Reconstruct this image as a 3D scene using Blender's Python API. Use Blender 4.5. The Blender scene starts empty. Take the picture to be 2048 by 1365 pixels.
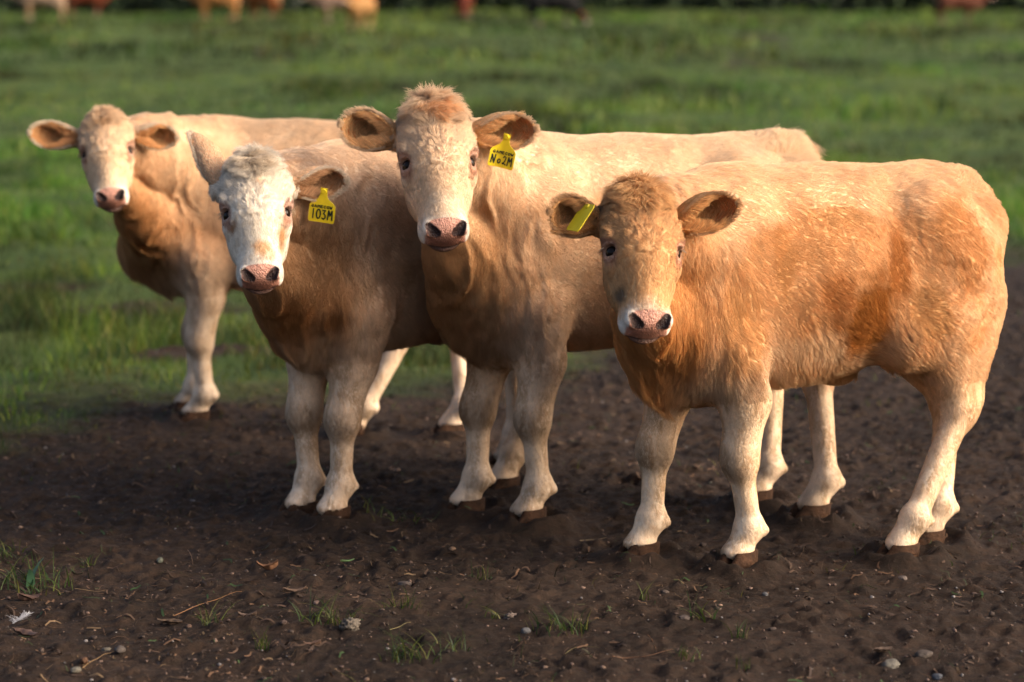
import bpy, math, random
import numpy as np
from mathutils import Vector, Matrix, kdtree
PI = math.pi
R = math.radians
SC = bpy.context.scene
COL = SC.collection

# ------------------------------------------------------------------ camera, sky, sun, exposure
CAM_H = 1.55
PITCH = 8.79
LENS = 85.0
FPX = LENS / 36.0 * 2048.0
cam_data = bpy.data.cameras.new('camera')
cam_data.lens = LENS
cam_data.sensor_width = 36.0
cam_data.clip_start = 0.1
cam_data.clip_end = 2000.0
cam_data.dof.use_dof = True
cam_data.dof.focus_distance = 6.0
cam_data.dof.aperture_fstop = 2.4
camera = bpy.data.objects.new('camera', cam_data)
COL.objects.link(camera)
camera.location = (0, 0, CAM_H)
camera.rotation_euler = (R(90 - PITCH), 0, 0)
SC.camera = camera

SUN_EL, SUN_AZ = 27.0, 106.0          # azimuth measured from the view direction (+Y) towards +X
world = bpy.data.worlds.new('World')
SC.world = world
world.use_nodes = True
wn = world.node_tree
wn.nodes.clear()
sky = wn.nodes.new('ShaderNodeTexSky')
sky.sky_type = 'NISHITA'
sky.sun_disc = False
sky.sun_elevation = R(SUN_EL)
sky.sun_rotation = R(SUN_AZ)
sky.air_density = 0.8
sky.dust_density = 7.0
sky.ozone_density = 0.6
bg = wn.nodes.new('ShaderNodeBackground')
bg.inputs['Strength'].default_value = 0.15
wo = wn.nodes.new('ShaderNodeOutputWorld')
wn.links.new(sky.outputs[0], bg.inputs[0])
wn.links.new(bg.outputs[0], wo.inputs[0])

sun_data = bpy.data.lights.new('sun', 'SUN')
sun_data.energy = 1.3
sun_data.angle = R(40.0)
sun_data.color = (1.0, 0.84, 0.68)
sun = bpy.data.objects.new('sun', sun_data)
COL.objects.link(sun)
_sd = Vector((math.sin(R(SUN_AZ)) * math.cos(R(SUN_EL)), math.cos(R(SUN_AZ)) * math.cos(R(SUN_EL)), math.sin(R(SUN_EL))))
sun.rotation_euler = (-_sd).to_track_quat('-Z', 'Y').to_euler()
sun.location = (20, 20, 20)

SC.view_settings.view_transform = 'Standard'
SC.view_settings.look = 'None'
SC.view_settings.exposure = 0.98
SC.view_settings.gamma = 1.0
SC.render.engine = 'CYCLES'
SC.cycles.use_denoising = True
SC.cycles.max_bounces = 6
SC.cycles.diffuse_bounces = 3
SC.cycles.transmission_bounces = 4
SC.cycles.transparent_max_bounces = 8
SC.cycles.caustics_reflective = False
SC.cycles.caustics_refractive = False

# ------------------------------------------------------------------ measuring helpers
def ray(u, v):
    x = (u - 1024.0) / FPX
    y = -(v - 682.5) / FPX
    p = R(PITCH)
    return Vector((x, math.cos(p) + y * math.sin(p), -math.sin(p) + y * math.cos(p)))
def at(u, v, Y):
    d = ray(u, v)
    return Vector((0, 0, CAM_H)) + d * (Y / d.y)
def gnd(u, v, z=0.0):
    d = ray(u, v)
    return Vector((0, 0, CAM_H)) + d * ((z - CAM_H) / d.z)

# ------------------------------------------------------------------ object helpers
def tag(o, label=None, cat=None, group=None, kind=None):
    if label: o['label'] = label
    if cat: o['category'] = cat
    if group: o['group'] = group
    if kind: o['kind'] = kind
    return o
def empty(name, loc=(0, 0, 0), rz=0.0):
    o = bpy.data.objects.new(name, None)
    o.empty_display_size = 0.1
    COL.objects.link(o)
    o.location = loc
    o.rotation_euler = (0, 0, rz)
    return o
def mesh_obj(name, V, F, mats, parent=None, smooth=True, mi=None, col=None):
    """V (n,3) array, F list/array of faces."""
    me = bpy.data.meshes.new(name)
    V = np.asarray(V, dtype=np.float32)
    if isinstance(F, np.ndarray):
        n, k = F.shape
        me.vertices.add(len(V)); me.vertices.foreach_set('co', V.ravel())
        me.loops.add(n * k); me.loops.foreach_set('vertex_index', F.astype(np.int32).ravel())
        me.polygons.add(n)
        me.polygons.foreach_set('loop_start', np.arange(0, n * k, k, dtype=np.int32))
        me.polygons.foreach_set('loop_total', np.full(n, k, dtype=np.int32))
        me.update(calc_edges=True)
    else:
        me.from_pydata(V.tolist(), [], [list(map(int, f)) for f in F])
    for m in (mats if isinstance(mats, (list, tuple)) else [mats]):
        me.materials.append(m)
    if mi is not None:
        me.polygons.foreach_set('material_index', np.asarray(mi, dtype=np.int32))
    if smooth:
        me.polygons.foreach_set('use_smooth', np.ones(len(me.polygons), dtype=bool))
    if col is not None:
        a = me.attributes.new('col', 'FLOAT_COLOR', 'POINT')
        c4 = np.ones((len(V), 4), dtype=np.float32); c4[:, :3] = col
        a.data.foreach_set('color', c4.ravel())
    me.update()
    o = bpy.data.objects.new(name, me)
    COL.objects.link(o)
    if parent: o.parent = parent
    return o

# ------------------------------------------------------------------ numpy noise
def _hash(ix, iy, iz, seed):
    h = (ix.astype(np.int64) * 374761393 + iy.astype(np.int64) * 668265263 + iz.astype(np.int64) * 2147483647 + seed * 974634777) & 0xffffffff
    h = ((h ^ (h >> 13)) * 1274126177) & 0xffffffff
    h = (h ^ (h >> 16)) & 0xffffffff
    return (h.astype(np.float32) / 4294967295.0)
def vnoise(P, scale=1.0, seed=0):
    """value noise, 0..1; P (n,3)"""
    q = np.asarray(P, dtype=np.float64) * scale + 1000.0
    i = np.floor(q); f = (q - i).astype(np.float32); i = i.astype(np.int64)
    f = f * f * (3 - 2 * f)
    x, y, z = i[:, 0], i[:, 1], i[:, 2]
    r = 0
    for dx in (0, 1):
        wx = f[:, 0] if dx else 1 - f[:, 0]
        for dy in (0, 1):
            wy = f[:, 1] if dy else 1 - f[:, 1]
            for dz in (0, 1):
                wz = f[:, 2] if dz else 1 - f[:, 2]
                r = r + wx * wy * wz * _hash(x + dx, y + dy, z + dz, seed)
    return r
def fbm(P, scale=1.0, seed=0, octv=3):
    r = 0; a = 0.5; t = 0
    for k in range(octv):
        r = r + a * vnoise(P, scale * 2 ** k, seed + k * 17); t += a; a *= 0.5
    return r / t
def sstep(a, b, x):
    t = np.clip((x - a) / (b - a), 0, 1)
    return t * t * (3 - 2 * t)
def norm(v):
    return v / np.maximum(np.linalg.norm(v, axis=-1, keepdims=True), 1e-9)

# ------------------------------------------------------------------ materials
def new_mat(name):
    m = bpy.data.materials.new(name)
    m.use_nodes = True
    nt = m.node_tree
    nt.nodes.clear()
    out = nt.nodes.new('ShaderNodeOutputMaterial')
    return m, nt, out
def N(nt, typ, **kw):
    n = nt.nodes.new(typ)
    for k, v in kw.items():
        if k in n.inputs: n.inputs[k].default_value = v
        else: setattr(n, k, v)
    return n
def pbr(name, color, rough=0.6, spec=0.4, noise=None, bump=None, attr=None, sss=0.0, translucent=0.0, tcol=None, coat=0.0):
    m, nt, out = new_mat(name)
    L = nt.links
    b = nt.nodes.new('ShaderNodeBsdfPrincipled')
    b.inputs['Roughness'].default_value = rough
    b.inputs['Specular IOR Level'].default_value = spec
    b.inputs['Coat Weight'].default_value = coat
    src = None
    tc = nt.nodes.new('ShaderNodeTexCoord')
    if attr:
        a = nt.nodes.new('ShaderNodeAttribute'); a.attribute_name = attr
        src = a.outputs['Color']
    else:
        rgb = nt.nodes.new('ShaderNodeRGB'); rgb.outputs[0].default_value = (*color, 1)
        src = rgb.outputs[0]
    if noise:
        sc, amt = noise
        nz = N(nt, 'ShaderNodeTexNoise'); nz.inputs['Scale'].default_value = sc; nz.inputs['Detail'].default_value = 6
        L.new(tc.outputs['Object'], nz.inputs['Vector'])
        mr = nt.nodes.new('ShaderNodeMapRange'); mr.inputs['From Min'].default_value = 0.25; mr.inputs['From Max'].default_value = 0.75
        mr.inputs['To Min'].default_value = 1 - amt; mr.inputs['To Max'].default_value = 1 + amt
        L.new(nz.outputs['Fac'], mr.inputs['Value'])
        vm = nt.nodes.new('ShaderNodeVectorMath'); vm.operation = 'SCALE'
        L.new(src, vm.inputs[0]); L.new(mr.outputs[0], vm.inputs['Scale'])
        src = vm.outputs[0]
    L.new(src, b.inputs['Base Color'])
    if bump:
        sc, dist = bump
        nb = N(nt, 'ShaderNodeTexNoise'); nb.inputs['Scale'].default_value = sc; nb.inputs['Detail'].default_value = 8
        L.new(tc.outputs['Object'], nb.inputs['Vector'])
        bp = nt.nodes.new('ShaderNodeBump'); bp.inputs['Strength'].default_value = 1.0; bp.inputs['Distance'].default_value = dist
        L.new(nb.outputs['Fac'], bp.inputs['Height']); L.new(bp.outputs[0], b.inputs['Normal'])
    if sss:
        b.inputs['Subsurface Weight'].default_value = sss
        b.inputs['Subsurface Radius'].default_value = (0.012, 0.004, 0.002)
    sh = b.outputs[0]
    if translucent:
        t = nt.nodes.new('ShaderNodeBsdfTranslucent')
        if tcol: t.inputs[0].default_value = (*tcol, 1)
        else: L.new(src, t.inputs[0])
        mx = nt.nodes.new('ShaderNodeMixShader'); mx.inputs[0].default_value = translucent
        L.new(sh, mx.inputs[1]); L.new(t.outputs[0], mx.inputs[2])
        sh = mx.outputs[0]
    L.new(sh, out.inputs['Surface'])
    return m
M = {}
M['hide'] = pbr('hide', (0, 0, 0), rough=0.75, spec=0.15, attr='col', noise=(120, 0.12), bump=(260, 0.002))
M['ear_hide'] = pbr('ear_hide', (0, 0, 0), rough=0.7, spec=0.15, attr='col', translucent=0.5, tcol=(0.85, 0.36, 0.13))
M['nose'] = pbr('nose_skin', (0.50, 0.235, 0.175), rough=0.34, spec=0.5, attr='col', noise=(110, 0.32), bump=(240, 0.006), sss=0.0)
M['hair'] = pbr('calf_hair', (0, 0, 0), rough=0.65, spec=0.12, attr='col', translucent=0.45)
M['hoof'] = pbr('hoof_horn', (0.045, 0.022, 0.012), rough=0.8, spec=0.12, noise=(45, 0.7), bump=(90, 0.006))
M['eye'] = pbr('eye_dark', (0.012, 0.007, 0.005), rough=0.16, spec=0.16)
M['tag'] = pbr('tag_plastic', (0.78, 0.60, 0.02), rough=0.42, spec=0.4, noise=(60, 0.08), bump=(120, 0.0004), translucent=0.12, tcol=(0.8, 0.6, 0.02))
M['tag_ink'] = pbr('tag_ink', (0.012, 0.02, 0.012), rough=0.6)

# ------------------------------------------------------------------ implicit surface
class Ell:
    def __init__(s, c, r, rot=None, k=0.03, sub=False, g='body'):
        s.c = np.array(c, float); s.r = np.array(r, float); s.k = k; s.sub = sub; s.g = g
        s.rot = None if rot is None else np.array(rot, float)     # rows = axes
        m = np.linalg.norm(s.r) if rot is not None else s.r
        s.lo = s.c - m; s.hi = s.c + m
    def d(s, P):
        q = P - s.c
        if s.rot is not None: q = q @ s.rot.T
        k0 = np.sqrt(((q / s.r) ** 2).sum(-1)); k1 = np.sqrt(((q / s.r ** 2) ** 2).sum(-1))
        return k0 * (k0 - 1.0) / np.maximum(k1, 1e-9)
class Sup(Ell):
    """rounded box: superellipsoid of power p"""
    p = 3.2
    def d(s, P):
        q = P - s.c
        if s.rot is not None: q = q @ s.rot.T
        k0 = (np.abs(q / s.r) ** s.p).sum(-1) ** (1 / s.p)
        return (k0 - 1.0) * s.r.min()
class Cone:
    def __init__(s, a, b, ra, rb, k=0.03, sub=False, g='body', flat=None):
        s.a = np.array(a, float); s.b = np.array(b, float); s.ra = ra; s.rb = rb; s.k = k; s.sub = sub; s.g = g; s.flat = flat
        m = max(ra, rb)
        s.lo = np.minimum(s.a, s.b) - m; s.hi = np.maximum(s.a, s.b) + m
    def d(s, P):
        ba = s.b - s.a
        L = ba @ ba
        pa = P - s.a
        h = np.clip((pa @ ba) / L, 0, 1)
        q = pa - h[..., None] * ba
        r = s.ra + (s.rb - s.ra) * h
        if s.flat is not None:                       # (axis vector, factor>1 : thinner along that axis)
            ax, fk = s.flat
            ax = np.array(ax, float); comp = (q @ ax)
            q = q + ax * (comp * (fk - 1))[..., None]
            dd = np.sqrt((q ** 2).sum(-1)) - r
            return dd / (1 + (fk - 1) * 0.5)
        return np.sqrt((q ** 2).sum(-1)) - r
def combine(f, d, k, sub):
    if sub:
        h = np.clip(0.5 - 0.5 * (f + d) / k, 0, 1)
        return f * (1 - h) + (-d) * h + k * h * (1 - h)
    h = np.clip(0.5 + 0.5 * (f - d) / k, 0, 1)
    return f * (1 - h) + d * h - k * h * (1 - h)
def eval_pts(prims, P):
    f = np.full(len(P), 1.0)
    for p in prims: f = combine(f, p.d(P), p.k, p.sub)
    return f
def surf_nets(prims, lo, hi, h):
    lo = np.array(lo, float); n = np.ceil((np.array(hi) - lo) / h).astype(int) + 1
    f = np.ones(n, dtype=np.float32)
    ax = [lo[i] + h * np.arange(n[i]) for i in range(3)]
    for p in prims:
        m = p.k + 3 * h
        a = np.clip(np.floor((p.lo - m - lo) / h).astype(int), 0, n); b = np.clip(np.ceil((p.hi + m - lo) / h).astype(int) + 1, 0, n)
        if (b <= a).any(): continue
        G = np.stack(np.meshgrid(*[ax[i][a[i]:b[i]] for i in range(3)], indexing='ij'), -1)
        sl = (slice(a[0], b[0]), slice(a[1], b[1]), slice(a[2], b[2]))
        f[sl] = combine(f[sl], p.d(G.reshape(-1, 3)).reshape(G.shape[:3]), p.k, p.sub)
    ins = f < 0
    c = sum(ins[i:n[0] - 1 + i, j:n[1] - 1 + j, k:n[2] - 1 + k].astype(np.int8) for i in (0, 1) for j in (0, 1) for k in (0, 1))
    act = (c > 0) & (c < 8)
    idx = np.argwhere(act)
    vid = np.full(act.shape, -1, dtype=np.int32); vid[act] = np.arange(len(idx))
    acc = np.zeros((len(idx), 3)); cnt = np.zeros(len(idx))
    cor = [(0, 0, 0), (1, 0, 0), (0, 1, 0), (1, 1, 0), (0, 0, 1), (1, 0, 1), (0, 1, 1), (1, 1, 1)]
    val = [f[idx[:, 0] + x, idx[:, 1] + y, idx[:, 2] + z].astype(float) for x, y, z in cor]
    for i in range(8):
        for j in range(i + 1, 8):
            if sum(abs(cor[i][k] - cor[j][k]) for k in range(3)) != 1: continue
            s = (val[i] < 0) != (val[j] < 0)
            t = np.where(s, val[i] / np.where(s, val[i] - val[j], 1), 0)
            p = np.array(cor[i]) + t[:, None] * (np.array(cor[j]) - np.array(cor[i]))
            acc[s] += p[s]; cnt[s] += 1
    V = lo + h * (idx + acc / cnt[:, None])
    F = []
    for a in range(3):
        b1, b2 = (a + 1) % 3, (a + 2) % 3
        s0 = [slice(None)] * 3; s1 = [slice(None)] * 3
        s0[a] = slice(0, n[a] - 1); s1[a] = slice(1, n[a])
        e = ins[tuple(s0)] != ins[tuple(s1)]
        ed = np.argwhere(e)
        ok = (ed[:, b1] > 0) & (ed[:, b2] > 0) & (ed[:, b1] < n[b1] - 1) & (ed[:, b2] < n[b2] - 1)
        ed = ed[ok]
        q = []
        for o1, o2 in ((-1, -1), (0, -1), (0, 0), (-1, 0)):
            c_ = ed.copy(); c_[:, b1] += o1; c_[:, b2] += o2
            q.append(vid[c_[:, 0], c_[:, 1], c_[:, 2]])
        q = np.stack(q, 1)
        fl = ins[ed[:, 0], ed[:, 1], ed[:, 2]]
        q = np.where(fl[:, None], q, q[:, ::-1])
        F.append(q)
    return V, np.concatenate(F).astype(np.int32)
def vnormals(V, F):
    e1 = V[F[:, 2]] - V[F[:, 0]]; e2 = V[F[:, 3]] - V[F[:, 1]]
    fn = np.cross(e1, e2)
    n = np.zeros_like(V)
    for k in range(4): np.add.at(n, F[:, k], fn)
    return norm(n)

# ------------------------------------------------------------------ the animal
def head_prims(O, A, s):
    """O poll (local), A rows = head axes (x to muzzle, y left, z out of the forehead)"""
    g = 'head'
    def P(x, y, z): return O + s * (x * A[0] + y * A[1] + z * A[2])
    def E(c, r, k=0.02, sub=False): return Ell(P(*c), np.array(r) * s, A, k * s, sub, g)
    def C(a, b, ra, rb, k=0.03, flat=None): return Cone(P(*a), P(*b), ra * s, rb * s, k * s, False, g, flat)
    L = [E((0.058, 0, -0.075), (0.085, 0.088, 0.092), 0.03),
         E((0.018, 0, -0.040), (0.060, 0.062, 0.055), 0.045),
         E((0.115, 0, -0.045), (0.112, 0.104, 0.075), 0.04),
         E((0.17, 0, -0.110), (0.13, 0.078, 0.085), 0.04),
         C((0.16, 0, -0.036), (0.32, 0, -0.050), 0.074, 0.047, 0.05),
         C((0.20, 0, -0.125), (0.345, 0, -0.103), 0.055, 0.030, 0.03),
         E((0.322, 0, -0.060), (0.050, 0.061, 0.048), 0.035),
         E((0.348, 0, -0.100), (0.030, 0.044, 0.024), 0.02)]
    for sd in (-1, 1):
        L += [E((0.205, sd * 0.050, -0.095), (0.080, 0.034, 0.06), 0.04),
              E((0.133, sd * 0.086, -0.020), (0.026, 0.019, 0.017), 0.014),
              E((0.186, sd * 0.080, -0.048), (0.032, 0.020, 0.020), 0.018),
              C((0.03, sd * 0.075, -0.085), (0.045, sd * 0.108, -0.09), 0.034, 0.024, 0.03)]
    L += [Sup(P(0.334, 0, -0.054), np.array((0.042, 0.054, 0.043)) * s, A, 0.012 * s, False, g)]
    for sd in (-1, 1):
        L += [E((0.352, sd * 0.046, -0.026), (0.022, 0.016, 0.018), 0.012),
              E((0.335, sd * 0.048, -0.080), (0.034, 0.020, 0.022), 0.015),
              E((0.160, sd * 0.096, -0.018), (0.0145, 0.021, 0.021), 0.006, True),
              Cone(P(0.350, sd * 0.046, -0.008), P(0.373, sd * 0.031, -0.018), 0.0085 * s, 0.0145 * s, 0.004 * s, True, g)]
    L += [E((0.385, 0, -0.090), (0.030, 0.050, 0.004), 0.010, True),
          E((0.396, 0, -0.066), (0.010, 0.003, 0.018), 0.008, True)]
    return L

def body_prims(leg, headO, headA, hs, tail, belly=1.0, girth=1.0, brx=0.0):
    g = 'body'
    W = girth
    L = []
    def E(c, r, k=0.06, rot=None, g='body'): L.append(Ell(c, r, rot, k, False, g))
    def C(a, b, ra, rb, k=0.04, g='body', flat=None): L.append(Cone(a, b, ra, rb, k, False, g, flat))
    def rotY(t):
        c, s_ = math.cos(t), math.sin(t)
        return [[c, 0, -s_], [0, 1, 0], [s_, 0, c]]
    E((0.08, 0, 0.75), (0.40, 0.182 * W, 0.245))
    E((0.10, 0, 0.60), (0.30, 0.110 * W, 0.125), 0.10)
    E((-0.08, 0, 0.735), (0.32, 0.200 * W, 0.215 * belly), 0.09)
    E((-0.13, 0, 0.478), (0.06, 0.022, 0.030), 0.04)
    E((-0.05, 0, 0.80), (0.46, 0.15 * W, 0.20), 0.08)
    C((0.24, 0, 0.925), (-0.40, 0, 0.935), 0.080, 0.085, 0.10)
    E((0.33, 0, 0.63), (0.150, 0.112, 0.170), 0.08)
    for sd in (-1, 1):
        E((0.27, sd * 0.095, 0.74), (0.135, 0.088, 0.245), 0.07, rotY(-0.20))
        E((0.335, sd * 0.105, 0.66), (0.08, 0.060, 0.09), 0.06)
        E((-0.30, sd * 0.135, 0.925), (0.060, 0.040, 0.040), 0.06)
        E((-0.545, sd * 0.070, 0.855), (0.035, 0.030, 0.035), 0.05)
    E((-0.40, 0, 0.83), (0.20, 0.180, 0.175), 0.08)
    E((-0.50, 0, 0.86), (0.080, 0.110, 0.105), 0.06)
    E((-0.455, 0, 0.965), (0.075, 0.045, 0.035), 0.04)
    # legs
    for nm, (fx, fy) in leg.items():
        front = nm[0] == 'f'; sd = 1 if nm[1] == 'l' else -1
        foot = np.array((fx, fy, 0.0))
        if front:
            sh = np.array((0.27, sd * 0.115, 0.60)); 
            elbow = np.array((0.225 + 0.40 * np.clip(fx - 0.25, -0.2, 0.2), sd * 0.120 * 0.6 + np.clip(fy, -0.2, 0.2) * 0.4, 0.575))
            t = elbow * 0.42 + foot * 0.58; knee = np.array((t[0] + 0.018, t[1], 0.295))
            fet = np.array((fx - 0.016, fy, 0.110)); top = np.array((fx + 0.014, fy, 0.058))
            C(sh, (elbow * 0.55 + knee * 0.45), 0.088, 0.062, 0.032)
            C((elbow * 0.55 + knee * 0.45), knee, 0.060, 0.045, 0.03)
            E(knee + (0.004, 0, 0.0), (0.043, 0.044, 0.055), 0.03)
            C(knee, fet, 0.033, 0.029, 0.025)
            E(fet, (0.038, 0.039, 0.036), 0.02)
            for q in (-1, 1): E(fet + (-0.036, q * 0.018, -0.008), (0.011, 0.010, 0.012), 0.012)
            C(fet, top, 0.031, 0.034, 0.02)
            E(top + (0.006, 0, -0.008), (0.043, 0.038, 0.018), 0.015)
        else:
            hip = np.array((-0.38, sd * 0.095, 0.76)); stif = np.array((-0.255, sd * 0.135, 0.595))
            hx = -0.50 * 0.55 + (fx - 0.10) * 0.45
            hock = np.array((hx, sd * 0.105 * 0.5 + fy * 0.5, 0.385))
            fet = np.array((fx - 0.028, fy, 0.113)); top = np.array((fx + 0.010, fy, 0.058))
            E((-0.405, sd * 0.115, 0.70), (0.155, 0.085, 0.215), 0.06, rotY(0.12))
            C(hip, stif, 0.12, 0.085, 0.07)
            C((-0.36, sd * 0.125, 0.62), hock + (0.01, 0, 0.02), 0.112, 0.046, 0.05)
            C((-0.49, sd * 0.105, 0.66), hock + (-0.035, 0, 0.03), 0.075, 0.024, 0.05)
            E(hock + (0.0, 0, -0.005), (0.050, 0.041, 0.058), 0.03)
            E(hock + (-0.040, 0, 0.035), (0.024, 0.024, 0.034), 0.02)
            C(hock, fet, 0.037, 0.029, 0.025)
            E(fet, (0.037, 0.039, 0.036), 0.02)
            for q in (-1, 1): E(fet + (-0.036, q * 0.018, -0.008), (0.011, 0.010, 0.012), 0.012)
            C(fet, top, 0.032, 0.036, 0.02)
            E(top + (0.006, 0, -0.008), (0.042, 0.037, 0.018), 0.015)
    # neck
    hb = headO + hs * (headA[0] * 0.055 - headA[2] * 0.125)
    thr = headO + hs * (headA[0] * 0.19 - headA[2] * 0.165)
    w0 = np.array((0.26, 0, 0.84)); w1 = np.array((0.36, 0, 0.66))
    mid = (w0 + hb) * 0.5 + np.array((0.03, 0, 0.015))
    side = norm(np.cross(hb - w0, (0, 0, 1.0)))
    C(w0, mid, 0.135, 0.110, 0.09, 'neck')
    C(mid, hb, 0.110, 0.074, 0.06, 'neck')
    m2 = (w1 + thr) * 0.5 + np.array((0.02, 0, -0.03))
    C(w1, m2, 0.105, 0.070, 0.08, 'neck')
    C(m2, thr, 0.070, 0.040, 0.05, 'neck')
    C((0.42 + brx, 0, 0.57), (0.30, 0, 0.485), 0.052, 0.055, 0.07, 'neck')
    C((0.42 + brx * 0.8, 0, 0.62), m2, 0.075, 0.060, 0.07, 'neck')
    C((0.20, 0, 0.97), mid + (0, 0, 0.06), 0.05, 0.055, 0.10, 'neck')
    # tail
    for i in range(len(tail) - 1):
        C(tail[i][:3], tail[i + 1][:3], tail[i][3], tail[i + 1][3], 0.03 if i else 0.06, 'tail')
    return L

def ear_surface(root, tip, opn, W, droop=0.0, nt=26, ns=17, th=0.0045, edge_on=1.0):
    """closed cupped leaf; returns V, F, inner-mask, rim param, per-vertex direction"""
    d = tip - root; Ln = np.linalg.norm(d); d = d / Ln
    opn = opn - d * (opn @ d); opn = opn / np.linalg.norm(opn)
    ac = np.cross(opn, d)
    out = []
    for side in (0, 1):
        for i in range(nt):
            t = i / (nt - 1)
            prof = (0.42 + 0.58 * math.sin(min(1, t / 0.55) * PI / 2) ** 1.2) if t < 0.55 else max(0.0, 1 - ((t - 0.55) / 0.455) ** 2.3) ** 0.62
            prof = max(prof, 0.04)
            w = W * 0.5 * prof
            curl = 1.7 * (1 - t) ** 1.1 + 0.95            # half opening angle of the cup
            rr = w / math.sin(min(curl, PI / 2))
            for j in range(ns):
                s = -1 + 2 * j / (ns - 1)
                a = s * curl
                rad = rr + (th if side else 0) * (1.0 - abs(s) ** 6)
                lat = rad * math.sin(a) * (1.0 if curl < PI / 2 else 1.0)
                dep = -rad * math.cos(a) + rr * math.cos(min(curl, PI / 2)) * 0.6
                out.append(root + d * Ln * (t * 1.0) + ac * lat + opn * dep + opn * droop * 0)
    V = np.array(out)
    F = []
    n1 = nt * ns
    for i in range(nt - 1):
        for j in range(ns - 1):
            a = i * ns + j
            F.append((a, a + ns, a + ns + 1, a + 1))
            F.append((n1 + a, n1 + a + 1, n1 + a + ns + 1, n1 + a + ns))
        a = i * ns
        F.append((a, n1 + a, n1 + a + ns, a + ns))
        a = i * ns + ns - 1
        F.append((a, a + ns, n1 + a + ns, n1 + a))
    for j in range(ns - 1):
        a = (nt - 1) * ns + j
        F.append((a, n1 + a, n1 + a + 1, a + 1))
    return V, np.array(F, dtype=np.int32), d, opn, ac

def sample_faces(V, F, dens, rng, n):
    a = V[F]
    ar = 0.5 * np.linalg.norm(np.cross(a[:, 2] - a[:, 0], a[:, 3] - a[:, 1]), axis=1) * dens
    c = np.cumsum(ar); tot = c[-1]
    fi = np.searchsorted(c, rng.random(n) * tot)
    fi = np.minimum(fi, len(F) - 1)
    u = rng.random(n)[:, None]; v = rng.random(n)[:, None]
    q = a[fi]
    return fi, (1 - u) * (1 - v) * q[:, 0] + u * (1 - v) * q[:, 1] + u * v * q[:, 2] + (1 - u) * v * q[:, 3], tot

def make_curves(name, pts, rad, col, mat, parent):
    """pts (n,k,3), rad (n,k), col (n,3)"""
    n, k, _ = pts.shape
    cu = bpy.data.hair_curves.new(name)
    cu.add_curves([k] * n)
    cu.attributes['position'].data.foreach_set('vector', pts.astype(np.float32).ravel())
    ra = cu.attributes.get('radius') or cu.attributes.new('radius', 'FLOAT', 'POINT')
    ra.data.foreach_set('value', rad.astype(np.float32).ravel())
    ca = cu.attributes.new('col', 'FLOAT_COLOR', 'CURVE')
    c4 = np.ones((n, 4), np.float32); c4[:, :3] = col
    ca.data.foreach_set('color', c4.ravel())
    cu.materials.append(mat)
    o = bpy.data.objects.new(name, cu)
    COL.objects.link(o)
    if parent: o.parent = parent
    return o

def grow(P, Nn, Fl, Ln, lift, rng, clump_r=None, clump_amt=0.0, wave=0.0, wscale=30.0, k=5, r0=0.0007, gravity=0.0):
    """hair strands from roots P, normals Nn, flow Fl, lengths Ln"""
    n = len(P)
    Fl = norm(Fl - Nn * (Fl * Nn).sum(-1, keepdims=True))
    side = np.cross(Nn, Fl)
    w1 = (fbm(P, wscale, 11, 2) - 0.5)[:, None] * 2
    w2 = (fbm(P, wscale, 57, 2) - 0.5)[:, None] * 2
    jit = rng.normal(0, 0.10, (n, 1))
    D = norm(Fl + side * (w1 * wave * 2.2 + jit) + Nn * (lift[:, None] if hasattr(lift, '__len__') else lift) + Nn * np.abs(w2) * wave * 0.5)
    pts = np.zeros((n, k, 3))
    L_ = Ln[:, None]
    for i in range(k):
        t = i / (k - 1)
        bend = -Nn * (0.35 * t * t) + side * (math.sin(t * 3.0) * wave * 0.35 * w2)
        pts[:, i] = P + L_ * (t * D + bend * 0.5 * t) + np.array((0, 0, -gravity * t * t)) * L_
    if clump_amt > 0:
        m = max(50, int(n * 0.035))
        ci = rng.choice(n, m, replace=False)
        kd = kdtree.KDTree(m)
        for a_, i in enumerate(ci): kd.insert(P[i], a_)
        kd.balance()
        own = np.fromiter((kd.find(p)[1] for p in P), dtype=np.int64, count=n)
        C = pts[ci[own]]
        dist = np.linalg.norm(P - P[ci[own]], axis=1)
        wgt = (clump_amt * sstep(0.05, 0.012, dist) * rng.uniform(0.6, 1.0, n))[:, None]
        for i in range(1, k):
            t = i / (k - 1)
            pts[:, i] += (C[:, i] - pts[:, i]) * wgt * t ** 0.8
    rad = r0 * (1 - 0.75 * np.linspace(0, 1, k) ** 1.5)[None, :] * rng.uniform(0.7, 1.2, (n, 1))
    return pts, rad

def make_hoof(parent, fx, fy, yaw=0.0, s=1.0):
    V = []; F = []
    for sd in (-1, 1):
        base = len(V)
        rings = [(-0.014, 0.056, 0.0225, 0.026), (0.006, 0.052, 0.0225, 0.021), (0.028, 0.045, 0.0210, 0.010), (0.052, 0.035, 0.0180, -0.002)]
        nn = 18
        for z, lx, ly, cx in rings:
            for i in range(nn):
                a = 2 * PI * i / nn
                x = math.cos(a); y = math.sin(a)
                ex = math.copysign(abs(x) ** 0.85, x); ey = math.copysign(abs(y) ** 0.8, y)
                px = cx + lx * ex + (0.010 if x > 0 else 0) * x
                py = sd * 0.0245 + ly * ey * (1 - 0.25 * max(0, x)) - sd * 0.006 * max(0, x)
                V.append((px * s, py * s, z * s))
        for r_ in range(len(rings) - 1):
            for i in range(nn):
                a = base + r_ * nn + i; b = base + r_ * nn + (i + 1) % nn
                F.append((a, b, b + nn, a + nn))
        F.append([base + i for i in range(nn)][::-1]); F.append([base + 3 * nn + i for i in range(nn)])
    V = np.array(V); c, s_ = math.cos(yaw), math.sin(yaw)
    V = V @ np.array([[c, s_, 0], [-s_, c, 0], [0, 0, 1]])
    o = mesh_obj('hoof', V, F, M['hoof'], parent)
    o.location = (fx, fy, 0)
    return o

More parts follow.
